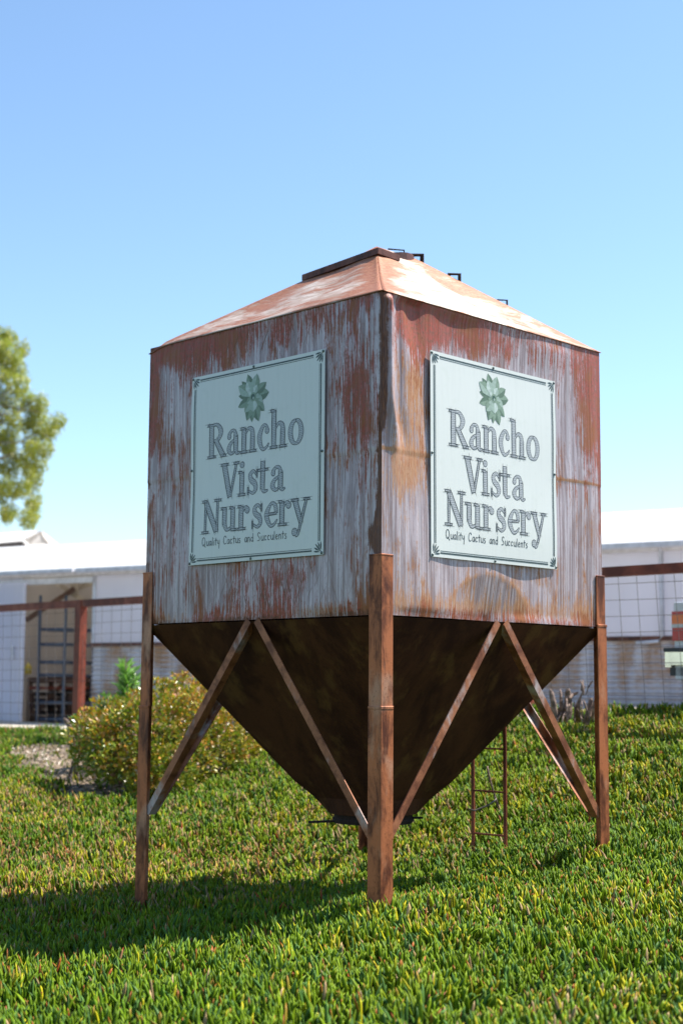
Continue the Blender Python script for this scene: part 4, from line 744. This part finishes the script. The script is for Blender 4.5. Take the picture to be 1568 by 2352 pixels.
for i_ in range(190):
    a_ = random.random(); px = random.uniform(-420, -45); py = random.uniform(560, 1230)
    if ((px+190)/250)**2+((py-900)/360)**2 < 1: cl_.append((at(px, py, TD+random.uniform(-2.8, 2.8)), random.uniform(.28, .5)))
P = []; Dn = []; Cc_ = []
for c, r in cl_:
    n_ = int(560*(r/.28)**2*.8); u = rng.normal(size=(n_, 3)); u /= np.linalg.norm(u, axis=1, keepdims=True); rad = r*rng.random(n_)**.42; q = c+u*rad[:, None]*np.array((1, 1, 1.15)); q[:, 2] -= np.abs(rng.normal(0, .08, n_)); P.append(q); Dn.append(u*.5+rng.normal(0, .4, (n_, 3))+np.array((0, 0, -.75)))
    cb = np.array([.30, .32, .06])*random.uniform(.8, 1.25); cb2 = cb+np.array([.12, .07, .0]); Cc_.append(np.where((rng.random(n_) < .35)[:, None], cb2, cb)*rng.uniform(.7, 1.25, (n_, 1)))
P = np.vstack(P); Dn = np.vstack(Dn); Cc_ = np.vstack(Cc_); n_ = len(P); kite_leaves(P, Dn, rng.uniform(.08, .16, n_), rng.uniform(.025, .05, n_), Cc_, 'crown', M['leaf'], tree)
b = MB(); tb = np.array((tc[0], tc[1], tg0-.2)); f1 = tb+np.array((.2, 0, 4)); f2 = at(-170, 900, TD); b.tube([tb, f1, f2, f2+np.array((.3, 0, 3))], [.32, .25, .15, .04], 10)
for c, r in cl_:
    t = random.uniform(.3, .95); s0 = f1*(1-t)+f2*t; mid = (s0+c)/2+np.array((0, 0, .35)); b.tube([s0, mid, c+np.array((0, 0, .1))], [.035, .022, .008], 5, cap=False)
b.build('trunk', M['bark'], tree, True, tuple(tree.location))

# ------------------------------------------------------------------ pickup truck at the right edge
tk0 = at(1549, 1583, 14.35); tg = gz(tk0[0]+.6, tk0[1]+.2); tg = -.945
TE = np.array((FE[0], FE[1], 0)); TN = np.array((FN[0], FN[1], 0))
truck = thing('pickup_truck', 'white pickup truck parked behind the fence with red and amber tail lamp', 'truck', (tk0[0], tk0[1], tg)); TO = (tk0[0], tk0[1], tg)
def tpnt(l, w, h): return np.array((tk0[0], tk0[1], tg))+TE*l+TN*w+np.array((0, 0, h))
AXT = (TE, TN, np.array((0, 0, 1.0)))
def tbox(mb, l0, l1, w0, w1, h0, h1, mi=0): mb.box(tpnt((l0+l1)/2, (w0+w1)/2, (h0+h1)/2), (l1-l0, w1-w0, h1-h0), AXT, mi)
M['tpaint'] = simple('truck_paint', (0.62, 0.66, 0.70), .3, 0, .05); M['chrome'] = simple('chrome', (0.62, 0.60, 0.55), .18, .95, .05); M['blk'] = simple('black_plastic', (0.03, 0.035, 0.04), .5); M['amber'] = simple('amber_lens', (0.80, 0.17, 0.03), .2, 0, .1); M['redl'] = simple('red_lens', (0.48, 0.010, 0.014), .2, 0, .1); M['glass'] = simple('dark_glass', (0.02, 0.025, 0.03), .08); M['rub'] = simple('tyre_rubber', (0.025, 0.025, 0.025), .85); M['clear'] = simple('white_lens', (0.5, 0.5, 0.52), .2)
bd = MB(); TH = 1.36
def side(w, flip):
    pts = [(0, .62), (0, TH), (2.15, TH), (2.2, TH+.06), (2.5, TH+.55), (3.9, TH+.58), (4.45, TH+.02), (5.6, TH-.1), (5.75, TH-.4), (5.75, .55), (5.35, .55)]+[(4.85+.48*math.cos(a), .52+.46*math.sin(a)) for a in np.linspace(0, math.pi, 9)]+[(4.2, .48), (1.7, .48)]+[(1.15+.48*math.cos(a), .52+.46*math.sin(a)) for a in np.linspace(0, math.pi, 9)]+[(.5, .58)]
    return pts
pts = side(0, 0); npt = len(pts); bd.add([tpnt(l, 0+(.12 if h > TH+.3 else 0), h) for l, h in pts]+[tpnt(l, 1.95-(.12 if h > TH+.3 else 0), h) for l, h in pts], [tuple(range(npt))[::-1], tuple(range(npt, 2*npt))]+[(i, (i+1) % npt, npt+(i+1) % npt, npt+i) for i in range(npt)])
o = bd.build('body', M['tpaint'], truck, False, TO); mm = o.modifiers.new('soft', 'BEVEL'); mm.width = .03; mm.segments = 3; mm.limit_method = 'ANGLE'
for w0, w1 in ((-.012, .10), (1.85, 1.962)):
    b = MB(); tbox(b, -.012, .16, w0, w1, .99, TH-.09, 1) ; tbox(b, -.014, .162, w0-.002, w1+.002, 1.15, TH-.12, 0); tbox(b, -.015, .163, w0-.003, w1+.003, 1.115, 1.15, 2); b.build('tail_lamp', [M['amber'], M['redl'], M['clear']], truck, False, TO)
b = MB(); tbox(b, -.085, -.02, -.03, 1.98, .74, .885, 0); tbox(b, -.09, .22, -.045, 1.995, .885, .925, 1); tbox(b, -.02, .20, -.03, .02, .76, .90, 0); tbox(b, -.05, .18, 0, 1.95, .66, .738, 1); b.build('rear_bumper', [M['chrome'], M['blk']], truck, False, TO)
b = MB(); tbox(b, 2.55, 3.85, .100, .118, TH+.12, TH+.48); b.build('side_window', M['glass'], truck, False, TO)
for l in (1.15, 4.85):
    for w in (.02, 1.68):
        wh = bpy.data.objects.new('wheel', None); COL.objects.link(wh); wh.parent = truck; wh.location = tuple(tpnt(l, w, .38)-np.array(TO)); c = tpnt(l, w, .38)
        b = MB(); b.tube([c, c+TN*.03, c+TN*.22, c+TN*.25], [.34, .38, .38, .34], 28); b.build('tyre', M['rub'], wh, True, c); b = MB(); b.tube([c-TN*.012, c-TN*.002, c+TN*.02], [.09, .2, .22], 20); b.build('rim', M['chrome'], wh, False, c)
